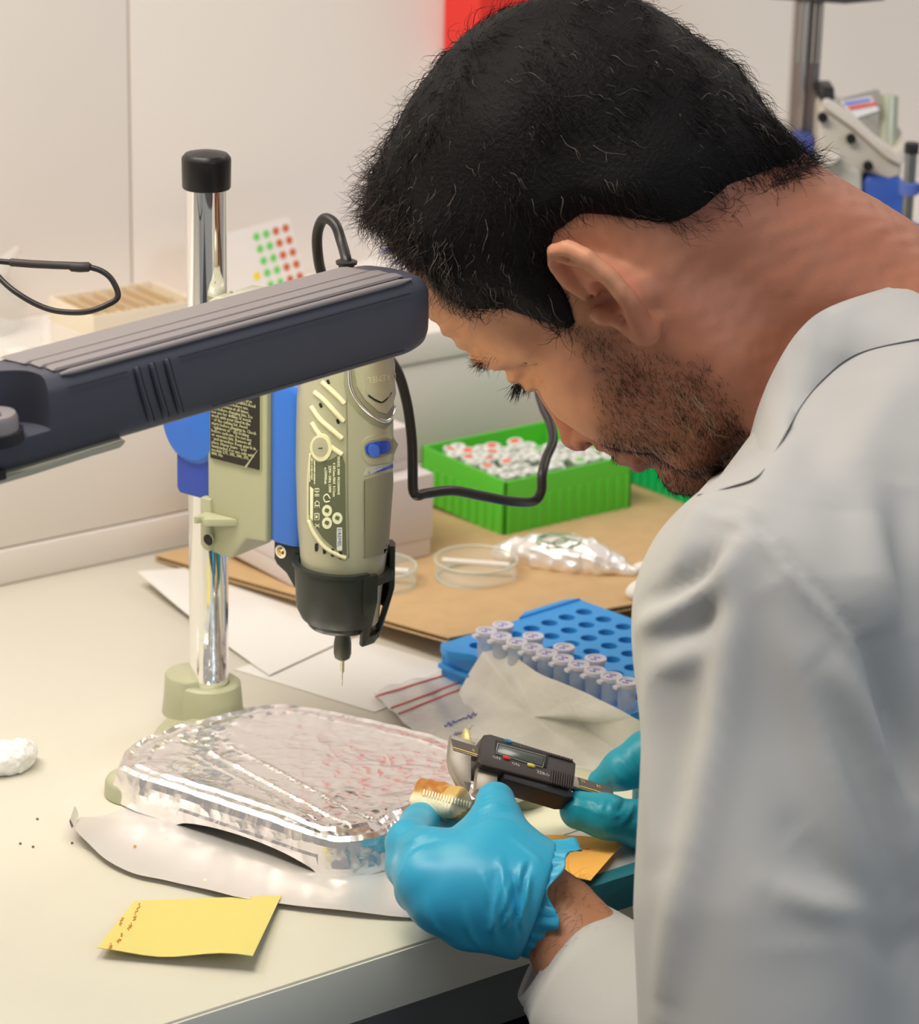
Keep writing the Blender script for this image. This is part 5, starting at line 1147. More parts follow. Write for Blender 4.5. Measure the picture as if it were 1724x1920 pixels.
def attr_color(o, cols):
    a = o.data.color_attributes.new('tint', 'FLOAT_COLOR', 'POINT'); c = np.ones((len(cols), 4), np.float32); c[:, :3] = cols; a.data.foreach_set('color', c.ravel())
def attr_mat(name, rough, spec, sub=0., bump=0., bscale=500., bdist=.0003, sheen=0., coat=0.):
    m = mat(name, (1, 1, 1), rough, spec=spec, sub=sub, bump=bump, bscale=bscale, bdist=bdist, sheen=sheen, coat=coat); nt = m.node_tree
    a = nt.nodes.new('ShaderNodeAttribute'); a.attribute_name = 'tint'; nt.links.new(a.outputs['Color'], nt.nodes['Principled BSDF'].inputs['Base Color']); return m
def ridges(V, N, bv, lst):
    """folds: each is (pixels where it runs on the cloth, half width m, height m)"""
    out = np.zeros(len(V))
    for pts, wd, ht in lst:
        pp = [hit(bv, x, y) for x, y in pts]; pp = [p for p in pp if p is not None]
        if len(pp) < 2: continue
        C = spline(pp, 6*len(pp)); d = np.full(len(V), 1e9); tt = np.zeros(len(V))
        for i in range(len(C)-1):
            a, ab = C[i], C[i+1]-C[i]; q = V-a; t = np.clip(q@ab/(ab@ab+1e-12), 0, 1); e = np.linalg.norm(q-t[:, None]*ab, axis=1); m_ = e < d; d[m_] = e[m_]; tt[m_] = (i+t[m_])/(len(C)-1)
        out += ht*np.exp(-(d/wd)**2)*np.clip(np.sin(np.clip(tt, .03, .97)*PI), 0, 1)**.5
    return out

def person():
    man = thing('person', at(1700, 1500, 1.5)*np.array([1, 1, 0])+np.array([0, 0, .0]), 'bearded dark-haired man in white lab coat and blue gloves, bent over a caliper', 'person')
    # ---------------- body
    V, Q = sdf_mesh(sd_body, (-.20, -.98, .38), (.62, -.02, 1.32), .0023, refine=2)
    # finer pass for the head
    body = obj('body', V, Q, None, man, smooth=True) if False else None
    p = hl(V); N = vnormals(V, Q)
    skin = np.tile(np.array([.57, .27, .155]), (len(V), 1)); ax_ = np.abs(p[:, 0])
    def blend(mask, col): nonlocal skin; skin = skin*(1-mask[:, None])+np.array(col)*mask[:, None]
    g = lambda c, s: np.exp(-((np.stack([ax_, p[:, 1], p[:, 2]], 1)-np.array(c))**2).sum(1)/s**2)
    inh = np.abs(p).max(1) < 170
    blend(np.clip(.5+.5*nz(p, .11, 3), 0, 1)*.30, (.42, .15, .085)); blend(np.clip(nz(p, .45, 13), 0, 1)*.16, (.36, .15, .09))
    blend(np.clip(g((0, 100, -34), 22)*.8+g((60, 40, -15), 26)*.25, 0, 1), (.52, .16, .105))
    ear = np.clip(1-np.abs(np.linalg.norm((np.stack([ax_, p[:, 1], p[:, 2]], 1)-np.array([82, -12, 4]))/np.array([12, 22, 36]), axis=1)), 0, 1)
    blend(np.clip(ear*1.6, 0, .8), (.56, .19, .12))
    blend(np.clip((np.linalg.norm(V-WR, axis=1) < .16)*1., 0, .7), (.34, .155, .08))
    bd = sdpoly(p[:, 1], p[:, 2], BEARDP); bm = np.clip((-bd+4+3*nz(p, .25, 8))/16, 0, 1)*inh
    lipm = g((0, 98, -63.5), 9)+g((12, 95, -63.5), 9); bm = bm*np.clip(1-lipm, .1, 1)
    blend(np.clip(bm, 0, .62), (.11, .055, .032)); blend(np.clip(lipm*.6, 0, .6)*inh, (.42, .13, .10))
    hm = np.clip((-hairline(p)+2)/8, 0, 1)*inh; blend(hm, (.03, .018, .014))
    nkm = np.clip((np.linalg.norm(V-NK, axis=1) < .16)*1., 0, 1)*.7*np.clip(-p[:, 2]/40+.5-np.clip(p[:, 1]/60, 0, 1), 0, 1); blend(nkm, (.32, .11, .068))  # redder neck skin, with part of the neck's shade painted into the tint
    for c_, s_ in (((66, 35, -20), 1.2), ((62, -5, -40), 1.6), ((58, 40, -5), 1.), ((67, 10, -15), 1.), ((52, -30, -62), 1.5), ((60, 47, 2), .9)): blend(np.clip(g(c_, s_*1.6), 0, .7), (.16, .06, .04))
    d = .00035*nz(p, .5, 4)*inh
    # fine forehead and neck lines
    fl = np.clip(g((25, 85, 52), 40), 0, 1)*.0011*np.sin(p[:, 2]*.62+2.2*nz(p, .03, 2))
    nl = .0002*np.sin((p[:, 1]*.8-p[:, 2]*.6)*.22+1.5*nz(p, .03, 7))*(np.linalg.norm(V-NK, axis=1) < .13)
    V = V+N*(d+fl+nl)[:, None]
    sk = attr_mat('skin', .50, .35, sub=.06, bump=.35, bscale=900, bdist=.00035)
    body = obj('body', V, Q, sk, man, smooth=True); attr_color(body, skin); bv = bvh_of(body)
    # ---------------- hair
    Vh, Qh = sdf_mesh(sd_hair, HO-.20, HO+.20, .0026, refine=2)
    hm_ = mat('hair_dark', (.0040, .0032, .0034), .55, spec=.15, bump=.5, bscale=480, bdist=.002); hs_ = mat('hair_strand', (.0085, .006, .0055), .42, spec=.22); hg_ = mat('hair_grey', (.20, .155, .12), .35, spec=.5)
    hair = obj('hair', Vh, Qh, hm_, man, smooth=True, label='short dark wavy hair'); ph = hl(Vh)
    def flow(P_, n_):
        q = hl(P_); crown = np.array([0, -40, 120.])
        d_ = q-crown; d_[:, 0] *= .55; d_[:, 1] += np.where(q[:, 1] > 0, 26, -6); d_[:, 2] -= 34; d_ = d_/np.linalg.norm(d_, axis=1, keepdims=True)
        w_ = d_@HM.astype(float); w_ -= n_*(w_*n_).sum(1, keepdims=True); return w_/(np.linalg.norm(w_, axis=1, keepdims=True)+1e-9), q
    qc = hl(Vh[Qh[:, 0]]); top = np.ones(len(Qh))
    Pt, Nt = sample_tris(Vh, Qh, top, 15000, 1); dr, q = flow(Pt, Nt)
    Vs, Fs = strands(Pt-Nt*.002, dr+Nt*.10, Nt, .021, .75, n=11, r=.00017, seed=2, lie=.34, spread=.12); obj('hair_lock', Vs, Fs, hs_, hair, kind='stuff')
    # lighter curls over the temple, wisps at the front and at the crown
    wt = np.exp(-((qc[:, 1]-52)**2+(qc[:, 2]-64)**2)/22**2)*(qc[:, 0] > 0)+.05; Pt, Nt = sample_tris(Vh, Qh, wt, 1100, 5); dr, q = flow(Pt, Nt)
    Vs, Fs = strands(Pt, dr+Nt*.10, Nt, .017, .75, n=10, r=.00012, seed=6, lie=.15, cx=1.3); obj('hair_lock', Vs, Fs, hg_, hair, kind='stuff', label='greying strands at the temple')
    wt = np.exp(-((qc[:, 1]-66)**2+(qc[:, 2]-116)**2)/30**2); Pt, Nt = sample_tris(Vh, Qh, wt, 3000, 7); dr, q = flow(Pt, Nt)
    Vs, Fs = strands(Pt-Nt*.003, dr*.55+Nt*.7, Nt, .021, 1.1, n=13, r=.00014, seed=8, cx=1.3); obj('hair_lock', Vs, Fs, mat('hair_front', (.022, .011, .009), .36, spec=.45), hair, kind='stuff', label='wispy front hair')
    wt = np.where(qc[:, 2] > 60, 1., .05)*(qc[:, 1] < 70); Pt, Nt = sample_tris(Vh, Qh, wt, 1500, 9); dr, q = flow(Pt, Nt)
    Vs, Fs = strands(Pt-Nt*.001, dr*.8+Nt*.40, Nt, .015, .7, n=10, r=.00010, seed=10); obj('hair_lock', Vs, Fs, hs_, hair, kind='stuff')
    h_ = hairline(qc); wt = np.exp(-(h_/4.)**2)+1e-6; Pt, Nt = sample_tris(Vh, Qh, wt, 4200, 11); dr, q = flow(Pt, Nt)
    Vs, Fs = strands(Pt-Nt*.0005, dr+Nt*.05, Nt, .0145, .42, n=8, r=.00012, seed=12, lie=.5); obj('hair_fringe', Vs, Fs, hs_, hair, kind='stuff')
    wt = np.exp(-((qc[:, 1]+92)**2+(qc[:, 2]+22)**2)/20**2)+1e-7; Pt, Nt = sample_tris(Vh, Qh, wt, 1500, 13); dr, q = flow(Pt, Nt)
    Vs, Fs = strands(Pt, dr+Nt*.05, Nt, .017, .4, n=10, r=.00012, seed=14, lie=.35); obj('hair_fringe', Vs, Fs, hs_, hair, kind='stuff')
    # ---------------- beard, brows, lashes
    p = hl(V); fc = V[Q].mean(1); qf = hl(fc); nf = vnormals(V, Q)[Q[:, 0]]
    inhf = np.abs(qf).max(1) < 150; bdf = sdpoly(qf[:, 1], qf[:, 2], BEARDP)
    lf = np.exp(-((np.abs(qf[:, 0])-10)**2/18**2+(qf[:, 1]-93)**2/14**2+(qf[:, 2]+63.5)**2/7**2))
    wb = np.clip((-bdf+2)/13, 0, 1)**1.2*inhf*np.where((qf[:, 1] > 84) & (qf[:, 2] > -50), .12, 1)*np.where((qf[:, 1] > 80) & (np.abs(qf[:, 2]+73) < 4.5), .2, 1)*np.clip(1-2.2*lf, 0, 1)*np.where((qf[:, 1] > 76) & (np.abs(qf[:, 2]+63.5) < 4.5), .04, 1)*np.where(qf[:, 0] > -45, 1, .25)+1e-9
    Pt, Nt = sample_tris(V, Q, wb, 7500, 21); q = hl(Pt)
    dn = np.tile(np.array([0., .25, -1.]), (len(Pt), 1)); dn[:, 1] += np.where(q[:, 2] < -70, .5, 0); dn = dn@HM.astype(float); dn -= Nt*(dn*Nt).sum(1, keepdims=True); dn /= np.linalg.norm(dn, axis=1, keepdims=True)+1e-9
    beard = obj('beard', *strands(Pt-Nt*.0003, dn+Nt*.42, Nt, .0052, .75, n=6, r=.00010, seed=22), mat('beard_dark', (.030, .015, .009), .45, spec=.4), man, kind='stuff', label='short dark beard')
    Pt, Nt = sample_tris(V, Q, np.where(np.hypot(qf[:, 1]-38, qf[:, 2]+58) < 26, wb, wb*.08), 260, 23); dn = np.tile(HM[2]*-1., (len(Pt), 1)); dn -= Nt*(dn*Nt).sum(1, keepdims=True); dn /= np.linalg.norm(dn, axis=1, keepdims=True)+1e-9
    obj('beard_hair', *strands(Pt, dn+Nt*.5, Nt, .010, .5, n=8, r=.00011, seed=24), mat('beard_grey', (.42, .30, .20), .4), beard, kind='stuff', label='light grey beard hairs')
    def arc_hair(name, pts, nn, L, dirv, seed, m_, rr=.00012, sp=.25):
        C = spline(np.array(pts, float), nn); C = C+np.random.default_rng(seed).normal(size=C.shape)*.9; Pw = np.array([hw(c) for c in C]); dv = np.tile(np.asarray(dirv, float)@HM.astype(float), (nn, 1)); nv = np.tile(HF*1., (nn, 1))
        return obj(name, *strands(Pw, dv, nv, L, .25, n=6, r=rr, seed=seed, spread=sp), m_, man, kind='stuff')
    bd_ = MATS['beard_dark']
    for s in (1, -1):
        arc_hair('eyebrow', [(s*8, 93.5, 24), (s*24, 92, 29), (s*42, 81, 30), (s*53, 64, 25)], 300, .0075, (s*.75, .35, .15), 31+s, bd_, .00014)
        arc_hair('eyelash', [(s*20, 84, 9.5), (s*31, 86.5, 8.5), (s*42, 81, 7.5)], 110, .0088, (s*.25, .95, -.25), 41+s, hs_, .00016, .18)
        arc_hair('eyelash', [(s*22, 83, 5.5), (s*31, 84.5, 4), (s*41, 79.5, 4.5)], 60, .0055, (s*.25, .8, -.6), 45+s, hs_, .00012, .2)
    # arm hair
    wa = np.exp(-(np.linalg.norm(fc-at(1035, 1690, 1.405), axis=1)/.025)**2)+1e-9; Pt, Nt = sample_tris(V, Q, wa, 420, 51); dn = np.tile(unit(at(985, 1760, 1.43)-at(1050, 1660, 1.43)), (len(Pt), 1)); dn -= Nt*(dn*Nt).sum(1, keepdims=True)
    obj('arm_hair', *strands(Pt-Nt*.0002, dn+Nt*.25, Nt, .010, .5, n=7, r=.00006, seed=52, lie=.6), bd_, man, kind='stuff')
    coat(man); gloves(man)
    # ---------------- trousers, shoes and stool, below the frame
    hip = at(1900, 2250, 1.52); hip = np.array([hip[0], hip[1], .56]); fwd = unit([-.25, 1, 0]); lf_ = unit([-1, -.25, 0])
    tr = mat('trousers', (.03, .04, .07), .8); sh_ = mat('shoe_black', (.015, .015, .015), .4)
    for s in (1, -1):
        h0 = hip+lf_*.09*s; kn = h0+fwd*.36+np.array([0, 0, -.02]); an = np.array([kn[0]-fwd[0]*.03, kn[1]-fwd[1]*.03, .11])
        fn = lambda P_: smin(s_chain(P_, f32(h0, kn, an), [.085, .068, .052], .02), s_ell(P_, hip.astype(np.float32), (.16, .15, .10)), .04)
        if s == 1: V_, Q_ = sdf_mesh(lambda P_: np.minimum(fn(P_), 9), hip-np.array([.5, .5, .60]), hip+np.array([.5, .75, .2]), .016, refine=1); 
        else: V_, Q_ = sdf_mesh(fn, hip-np.array([.5, .5, .60]), hip+np.array([.5, .75, .2]), .016, refine=1)
        obj('trouser_leg', V_, Q_, tr, man, smooth=True)
        c = (np.array([an[0], an[1], .045])+fwd*.05).astype(np.float32); Mx = np.stack([lf_, fwd, _z]); V_, Q_ = sdf_mesh(lambda P_: smax(s_ell(P_, c, (.048, .14, .06), Mx), .001-P_[:, 2], .01), c-.19, c+.19, .011, refine=1); obj('shoe', V_, Q_, sh_, man, smooth=True)
    s0 = np.array([hip[0], hip[1], 0]); st = thing('lab_stool', s0, 'black round lab stool the man sits on, below the bench edge', 'stool')
    V_, Fc_ = lathe([(0, .43), (.16, .43), (.18, .44), (.18, .468), (.16, .475), (0, .475)], s0-fwd*.02, _z, 40, False); obj('seat', V_, Fc_, sh_, st, smooth=True, sharp=40)
    V_, Fc_ = lathe([(0, .05), (.025, .05), (.025, .429), (0, .429)], s0-fwd*.02, _z, 24, False); obj('column', V_, Fc_, MATS['chrome'], st, smooth=True, sharp=40)
    for k in range(5):
        q = k*2*PI/5; d_ = np.array([math.cos(q), math.sin(q), 0]); V_, Fc_ = tube([s0-fwd*.02+_z*.07, s0-fwd*.02+d_*.25+_z*.03], [.02, .012], 10); obj('leg', V_, Fc_, sh_, st, smooth=True)
        V_, Fc_ = lathe([(0, 0), (.014, 0), (.014, .028), (0, .028)], s0-fwd*.02+d_*.25, _z, 12); obj('foot', V_, Fc_, sh_, st)

def coat(man):
    wh = mat('coat_cotton', (.43, .425, .415), .82, spec=.2, bump=.35, bscale=1500, bdist=.00025, sheen=.1)
    ax = unit(at(990, 1782, 1.437)-at(1235, 1965, 1.385)); cpt = at(990, 1782, 1.437); pn = unit(at(904, 1733, 1.437)-cpt).astype(np.float32)
    A_ = f32(at(1045, 1790, 1.432), at(1235, 1965, 1.385), EL, at(1432, 1700, 1.335), SH)
    S2 = at(1722, 850, 1.455)
    def fn(P):
        f = s_chain(P, [A_[4], A_[3], A_[2]], [.0605, .0575, .056]); sl = s_chain(P, f32(cpt+ax*.03, A_[1], A_[2]), [.0325, .043, .056])
        sl = smax(sl, ((P-cpt.astype(np.float32))@pn), .004); inner = s_chain(P, f32(cpt+ax*.03, A_[1], A_[2]), [.0268, .041, .050]); sl = smax(sl, -smax(inner, -((P-(cpt-ax*.012).astype(np.float32))@pn), .004), .0015)
        f = smin(f, s_cone(P, S2.astype(np.float32), A_[4], .060, .0605), .03)
        t = s_chain(P, f32(at(1810, 1010, 1.455), at(1840, 1350, 1.47), at(1880, 2350, 1.46)), [.092, .140, .155], .05)
        t = smin(t, s_chain(P, f32(S2, RSH, REL, RWR), [.055, .058, .050, .036]), .03)
        t = smin(t, s_cone(P, at(1480, 1150, 1.46).astype(np.float32), at(1560, 1900, 1.43).astype(np.float32), .065, .075), .05)
        f = smin(f, t, .035)
        # opening for the neck
        nc = s_chain(P, f32(hw((0, -22, -18)), NK, at(1760, 830, 1.51)), [.056, .064, .060], .02)
        return smax(f, -nc, .006)
    V, Q = sdf_mesh(fn, (-.16, -1.02, .44), (.66, -.05, 1.22), .0036, refine=2); N = vnormals(V, Q)
    tmp = obj('tmp', V, Q, wh); bv = bvh_of(tmp); bpy.data.objects.remove(tmp)
    sm = [ # long soft ridges and hollows, as the cloth shows them
        ([(1385, 975), (1372, 1100), (1350, 1300), (1330, 1450), (1300, 1620), (1262, 1800), (1250, 1900)], .010, .0052),
        ([(1420, 1000), (1440, 1200), (1470, 1400), (1500, 1600), (1510, 1800)], .022, -.0050),
        ([(1340, 1010), (1310, 1200), (1280, 1400), (1262, 1600)], .014, -.0040),
        ([(1212, 1130), (1260, 1110), (1320, 1060), (1370, 1010)], .006, -.0045), ([(1200, 1175), (1270, 1140), (1335, 1085), (1378, 1030)], .007, .0040),
        ([(1190, 1280), (1230, 1220), (1290, 1170), (1350, 1140)], .008, -.0035), ([(1185, 1320), (1240, 1255), (1310, 1215)], .007, .003),
        ([(1230, 1180), (1225, 1350), (1230, 1500), (1240, 1650)], .010, .0030),
        ([(1400, 985), (1470, 1120), (1530, 1300), (1600, 1500), (1670, 1700)], .012, .0048),
        ([(1450, 1080), (1520, 1200), (1580, 1370), (1640, 1560), (1700, 1760)], .012, -.0050),
        ([(1540, 1230), (1600, 1300), (1650, 1420), (1690, 1560), (1715, 1700)], .010, .0045),
        ([(1500, 1560), (1580, 1660), (1660, 1760), (1720, 1800)], .010, -.004), ([(1440, 1660), (1530, 1690), (1620, 1710), (1700, 1790)], .008, .0032),
        ([(1620, 1180), (1660, 1280), (1690, 1400), (1700, 1520)], .011, -.0065), ([(1600, 950), (1640, 1080), (1660, 1200)], .016, .004), ([(1560, 860), (1590, 980), (1610, 1090)], .014, -.003),
        ([(1500, 800), (1460, 880), (1430, 950)], .014, .0035), ([(1600, 720), (1560, 800), (1500, 900)], .016, -.0028), ([(1700, 700), (1620, 800), (1540, 930)], .014, .003),
        ([(1330, 935), (1300, 1000), (1275, 1090)], .010, .0030), ([(1690, 900), (1700, 1050), (1716, 1200)], .012, -.004),
        ([(1085, 1800), (1130, 1775), (1185, 1770)], .006, .0030), ([(1060, 1880), (1120, 1840), (1180, 1830)], .007, -.0032), ([(1100, 1910), (1150, 1870), (1195, 1850)], .006, .003), ([(1010, 1870), (1060, 1910), (1100, 1960)], .006, -.002)]
    dsp = 1.55*ridges(V, N, bv, sm)
    seam = ridges(V, N, bv, [([(1262, 952), (1300, 948), (1345, 955), (1392, 968), (1450, 1015), (1520, 1090), (1590, 1165), (1650, 1260), (1690, 1370), (1716, 1500)], .0022, -.0024), ([(1275, 968), (1340, 972), (1385, 985), (1440, 1030), (1510, 1105), (1580, 1180), (1640, 1275), (1680, 1385)], .0026, .0016)])
    V = V+N*(dsp+seam+.0008*nz(V, 28, 3)+.0016*nz(V, 13, 6))[:, None]
    c = obj('lab_coat', V, Q, wh, man, smooth=True, label='white lab coat')
    # left sleeve from the elbow to its open cuff
    C = spline([at(1029, 1772, 1.436), at(1108, 1842, 1.418), at(1200, 1935, 1.398), at(1310, 2070, 1.372), EL], 64); r0 = np.interp(np.linspace(0, 1, 64), [0, .12, .30, .55, 1], [.0300, .0335, .0400, .047, .054]); nn = 150; th = np.linspace(0, 2*PI, nn, endpoint=False); rg = []
    n0 = unit(pn+F*.0); tg = np.gradient(C, axis=0)
    def sring(i, dr, back=0.):
        k = i/63; n = unit(n0*(max(0, 1-k*3.5))-unit(tg[i])*(min(1, k*3.5+.0))); a = unit(U-n*(U@n)); b = np.cross(n, a); c_ = C[i]-n*back
        ps = c_+(r0[i]-dr)*(np.outer(np.cos(th), a)+np.outer(np.sin(th)*1.12, b)); o_ = ps-c_; o_ /= np.linalg.norm(o_, axis=1, keepdims=True)
        f_ = np.clip(k*7, .12, 1)*(.0034*(crease(ps*np.array([1, 1, 1.3]), 62, 14)-.5)+.0018*nz(ps, 60, 3))
        if dr == 0: f_ = f_-.0010*math.exp(-((k-.052)/.006)**2)+.0006*math.exp(-((k-.066)/.006)**2)
        return ps+o_*f_[:, None]
    for bk in (.016, .008, .002): rg.append(sring(0, .0016, bk))
    rg.append(sring(0, .0008, -.0007))
    for i in range(64): rg.append(sring(i, 0))
    Vs_, Fs_ = loft(rg, cap=False); obj('sleeve', Vs_, Fs_, wh, c, smooth=True)
    # collar
    tp = [at(1860, 515, 1.54), at(1780, 512, 1.50), at(1690, 533, 1.455), at(1560, 575, 1.425), at(1500, 620, 1.42), at(1455, 690, 1.425), at(1425, 760, 1.44), at(1403, 830, 1.465), at(1375, 868, 1.50), at(1345, 885, 1.55)]
    bt = [at(1900, 620, 1.50), at(1810, 625, 1.455), at(1710, 640, 1.415), at(1610, 665, 1.385), at(1550, 708, 1.38), at(1500, 768, 1.385), at(1460, 838, 1.40), at(1425, 892, 1.43), at(1370, 915, 1.48), at(1310, 930, 1.53)]
    bvk = bvh_of(c); bt = [(lambda q: b_ if q is None else np.array(q)-F*.0005)(hit(bvk, *pxy(b_), .0008)) for b_ in bt]
    tp, bt = spline(tp, 70), spline(bt, 70); md_ = (tp+bt)/2; out = np.array([unit(m-(NK+(at(1700, 760, 1.51)-NK)*.3)) for m in md_]); rings = []
    for i in range(70):
        o = out[i]; a, b = tp[i], bt[i]; wv = .0008*math.sin(i*.9)
        rings.append([a+o*.0, a+o*.0016, a*.8+b*.2+o*(.0032+wv), a*.5+b*.5+o*(.0036+wv), a*.2+b*.8+o*(.0030-wv), b+o*.0002, b-o*.003, (a+b)/2+o*.0006])
    Vc, Fc = loft(rings); col = obj('collar', Vc, Fc, wh, c, smooth=True, sharp=60)
    bvc = bvh_of(col)
    pp = [hit(bvc, *(np.array([1724, 605])*(1-t)+np.array([1600, 640])*t)) for t in np.linspace(0, 1, 10)]

def pxy(P):
    v = np.array(P)-CAM; d = v@F; return 862+FPX*(v@R)/d, 960-FPX*(v@U)/d
def gloves(man):
    gl = mat('nitrile_blue', (.026, .33, .56), .40, spec=.45, sub=0., bump=.25, bscale=700, bdist=.0002); glt = mat('nitrile_teal', (.012, .30, .42), .40, spec=.45, bump=.25, bscale=700, bdist=.0002)
    # ---- left hand (near)
    m2, m3, m4, m5 = at(808, 1610, 1.430), at(800, 1650, 1.417), at(826, 1692, 1.413), at(880, 1724, 1.419)
    w2, w3, w4, w5 = at(985, 1640, 1.425), at(985, 1670, 1.412), at(985, 1702, 1.412), at(985, 1732, 1.420)
    fg = [([m2, at(768, 1583, 1.452), at(790, 1545, 1.492), at(842, 1543, 1.508)], [.0135, .0112, .0098, .0082]),
          ([m3, at(768, 1622, 1.448), at(790, 1578, 1.498), at(848, 1566, 1.515)], [.0135, .0112, .0098, .0085]),
          ([m4, at(785, 1668, 1.450), at(805, 1620, 1.502), at(862, 1600, 1.515)], [.013, .0108, .0095, .0082]),
          ([m5, at(828, 1705, 1.460), at(840, 1660, 1.505), at(890, 1640, 1.512)], [.0125, .0098, .0085, .0075])]
    th = ([at(985, 1662, 1.430), at(946, 1596, 1.434), at(932, 1540, 1.447), at(929, 1503, 1.457)], [.0165, .0148, .0116, .0098])
    def fn(P):
        f = s_cone(P, *f32(w2, m2), .016, .0140); k = .010
        for a, b, r1, r2 in ((w3, m3, .0165, .0142), (w4, m4, .0165, .0140), (w5, m5, .0155, .0130)): f = smin(f, s_cone(P, *f32(a, b), r1, r2), k)
        f = smin(f, s_cone(P, *f32(at(900, 1660, 1.425), at(1000, 1690, 1.427)), .0245, .0245), .014)
        f = smin(f, s_cone(P, *f32(at(985, 1685, 1.427), at(1035, 1690, 1.427)), .0245, .0258), .010)
        f = smin(f, s_chain(P, f32(*th[0]), th[1], .006), .014)
        f = smin(f, s_chain(P, f32(at(925, 1590, 1.44), at(860, 1596, 1.452)), [.010, .009]), .018)     # web
        g = None
        for pts, rs in fg: c = s_chain(P, f32(*pts), rs, .004); g = c if g is None else smin(g, c, .0022)
        f = smin(f, g, .007)
        axw = unit(at(1060, 1700, 1.428)-at(960, 1665, 1.428)).astype(np.float32)
        return smax(f, ((P-at(1012, 1682, 1.428).astype(np.float32))@axw), .003)
    c = at(900, 1640, 1.45); V, Q = sdf_mesh(fn, c-.085, c+.085, .0012, refine=2); N = vnormals(V, Q)
    tmp = obj('tmp', V, Q, gl); bv = bvh_of(tmp); bpy.data.objects.remove(tmp); rl = []
    r_ = random.Random(5)
    for i in range(22):                                           # wrinkles running over the wrist
        t = r_.random(); x = 925+70*r_.random(); y0 = 1600+110*t
        L = 45+45*r_.random(); a = math.radians(98+r_.uniform(-16, 16)+(t-.5)*14); rl.append(([(x, y0), (x+.5*L*math.cos(a)+r_.uniform(-4, 4), y0+.5*L*math.sin(a)), (x+L*math.cos(a), y0+L*math.sin(a))], .0012+.0008*r_.random(), .0013*r_.choice([1, 1, -1])*(.4+(x-900)/110)))
    rl += [([(872, 1700), (880, 1745), (900, 1775)], .0018, .0011), ([(905, 1640), (925, 1700), (935, 1770)], .0020, .0012), ([(935, 1620), (950, 1690), (962, 1775)], .0020, .0014), ([(800, 1690), (812, 1730), (835, 1752)], .0018, .0010),
           ([(895, 1520), (925, 1508), (955, 1512)], .0010, .0007), ([(893, 1532), (925, 1520), (960, 1524)], .0010, -.0008), ([(890, 1548), (925, 1534), (965, 1540)], .0011, .0008), ([(905, 1500), (928, 1493), (948, 1498)], .0009, -.0006),
           ([(745, 1600), (775, 1575), (812, 1560)], .0012, .0009), ([(752, 1622), (775, 1590), (815, 1575)], .0012, -.0010), ([(750, 1640), (785, 1598), (830, 1582)], .0012, .0009), ([(740, 1575), (765, 1556), (800, 1550)], .0010, -.0006),
           ([(960, 1570), (1000, 1600), (1020, 1622)], .0016, .0008)]
    V = V+N*(ridges(V, N, bv, rl)+.0005*nz(V, 70, 4))[:, None]
    g1 = obj('glove', V, Q, gl, man, smooth=True, label='blue glove on the near left hand')
    # rolled open cuff
    c0, c1 = at(975, 1680, 1.427), at(1052, 1692, 1.424); a_ = unit(c1-c0); maj = unit(at(1078, 1598, 1.424)-at(985, 1788, 1.424)); maj = unit(maj-a_*(maj@a_)); mi = np.cross(a_, maj); nn = 120; th_ = np.linspace(0, 2*PI, nn, endpoint=False); rg = []
    for k, (s, rr, amp) in enumerate(((0, .0262, .0003), (.3, .0275, .0008), (.55, .0278, .0010), (.8, .0284, .0013), (.95, .0292, .0015), (1.04, .0297, .0016), (1.07, .0292, .0016), (1.02, .0284, .0014), (.85, .0276, .0012), (.5, .0268, .0012))):
        ph = th_*7+1.7*np.sin(th_*3+1)+k*.25; r1 = rr+amp*(np.sin(ph)+.5*np.sin(th_*13+k*.5)+.35*np.sin(th_*23+2)); sh = .0035*np.sin(th_*3+.8)*(s if s > .5 else 0)+.0022*np.sin(th_*8)*(s > .7)
        rg.append(c0+np.outer(np.ones(nn), (c1-c0)*s)+np.outer(sh, a_)+np.outer(r1*np.cos(th_)*1.0, maj)+np.outer(r1*np.sin(th_)*.90, mi))
    Vc, Fc = loft(rg, cap=False); obj('glove_cuff', Vc, Fc, gl, g1, smooth=True)
    # ---- right hand (far)
    ix = [at(1127, 1466, 1.590), at(1166, 1443, 1.583), at(1215, 1412, 1.585), at(1290, 1420, 1.60)]
    tb = [at(1086, 1519, 1.548), at(1135, 1530, 1.548), at(1200, 1545, 1.560), at(1290, 1560, 1.585)]
    def fr(P):
        f = s_chain(P, f32(*ix), [.0072, .0105, .0120, .0130], .004)
        f = smin(f, s_chain(P, f32(*tb), [.0105, .0112, .0120, .0165], .005), .003)
        f = smin(f, s_chain(P, f32(at(1170, 1568, 1.575), at(1205, 1585, 1.578), at(1290, 1590, 1.59)), [.0085, .0100, .014], .004), .003)
        f = smin(f, s_chain(P, f32(at(1215, 1590, 1.60), at(1230, 1610, 1.60), at(1300, 1600, 1.605)), [.0085, .0095, .013], .004), .003)
        f = smin(f, s_chain(P, f32(at(1235, 1480, 1.60), at(1300, 1480, 1.62)), [.010, .013]), .003)
        f = smin(f, s_cone(P, at(1285, 1510, 1.60).astype(np.float32), RWR.astype(np.float32), .027, .026), .014); return f
    c = at(1220, 1510, 1.585); V, Q = sdf_mesh(fr, c-.075, c+.075, .0015, refine=2); N = vnormals(V, Q)
    tmp = obj('tmp', V, Q, gl); bv = bvh_of(tmp); bpy.data.objects.remove(tmp)
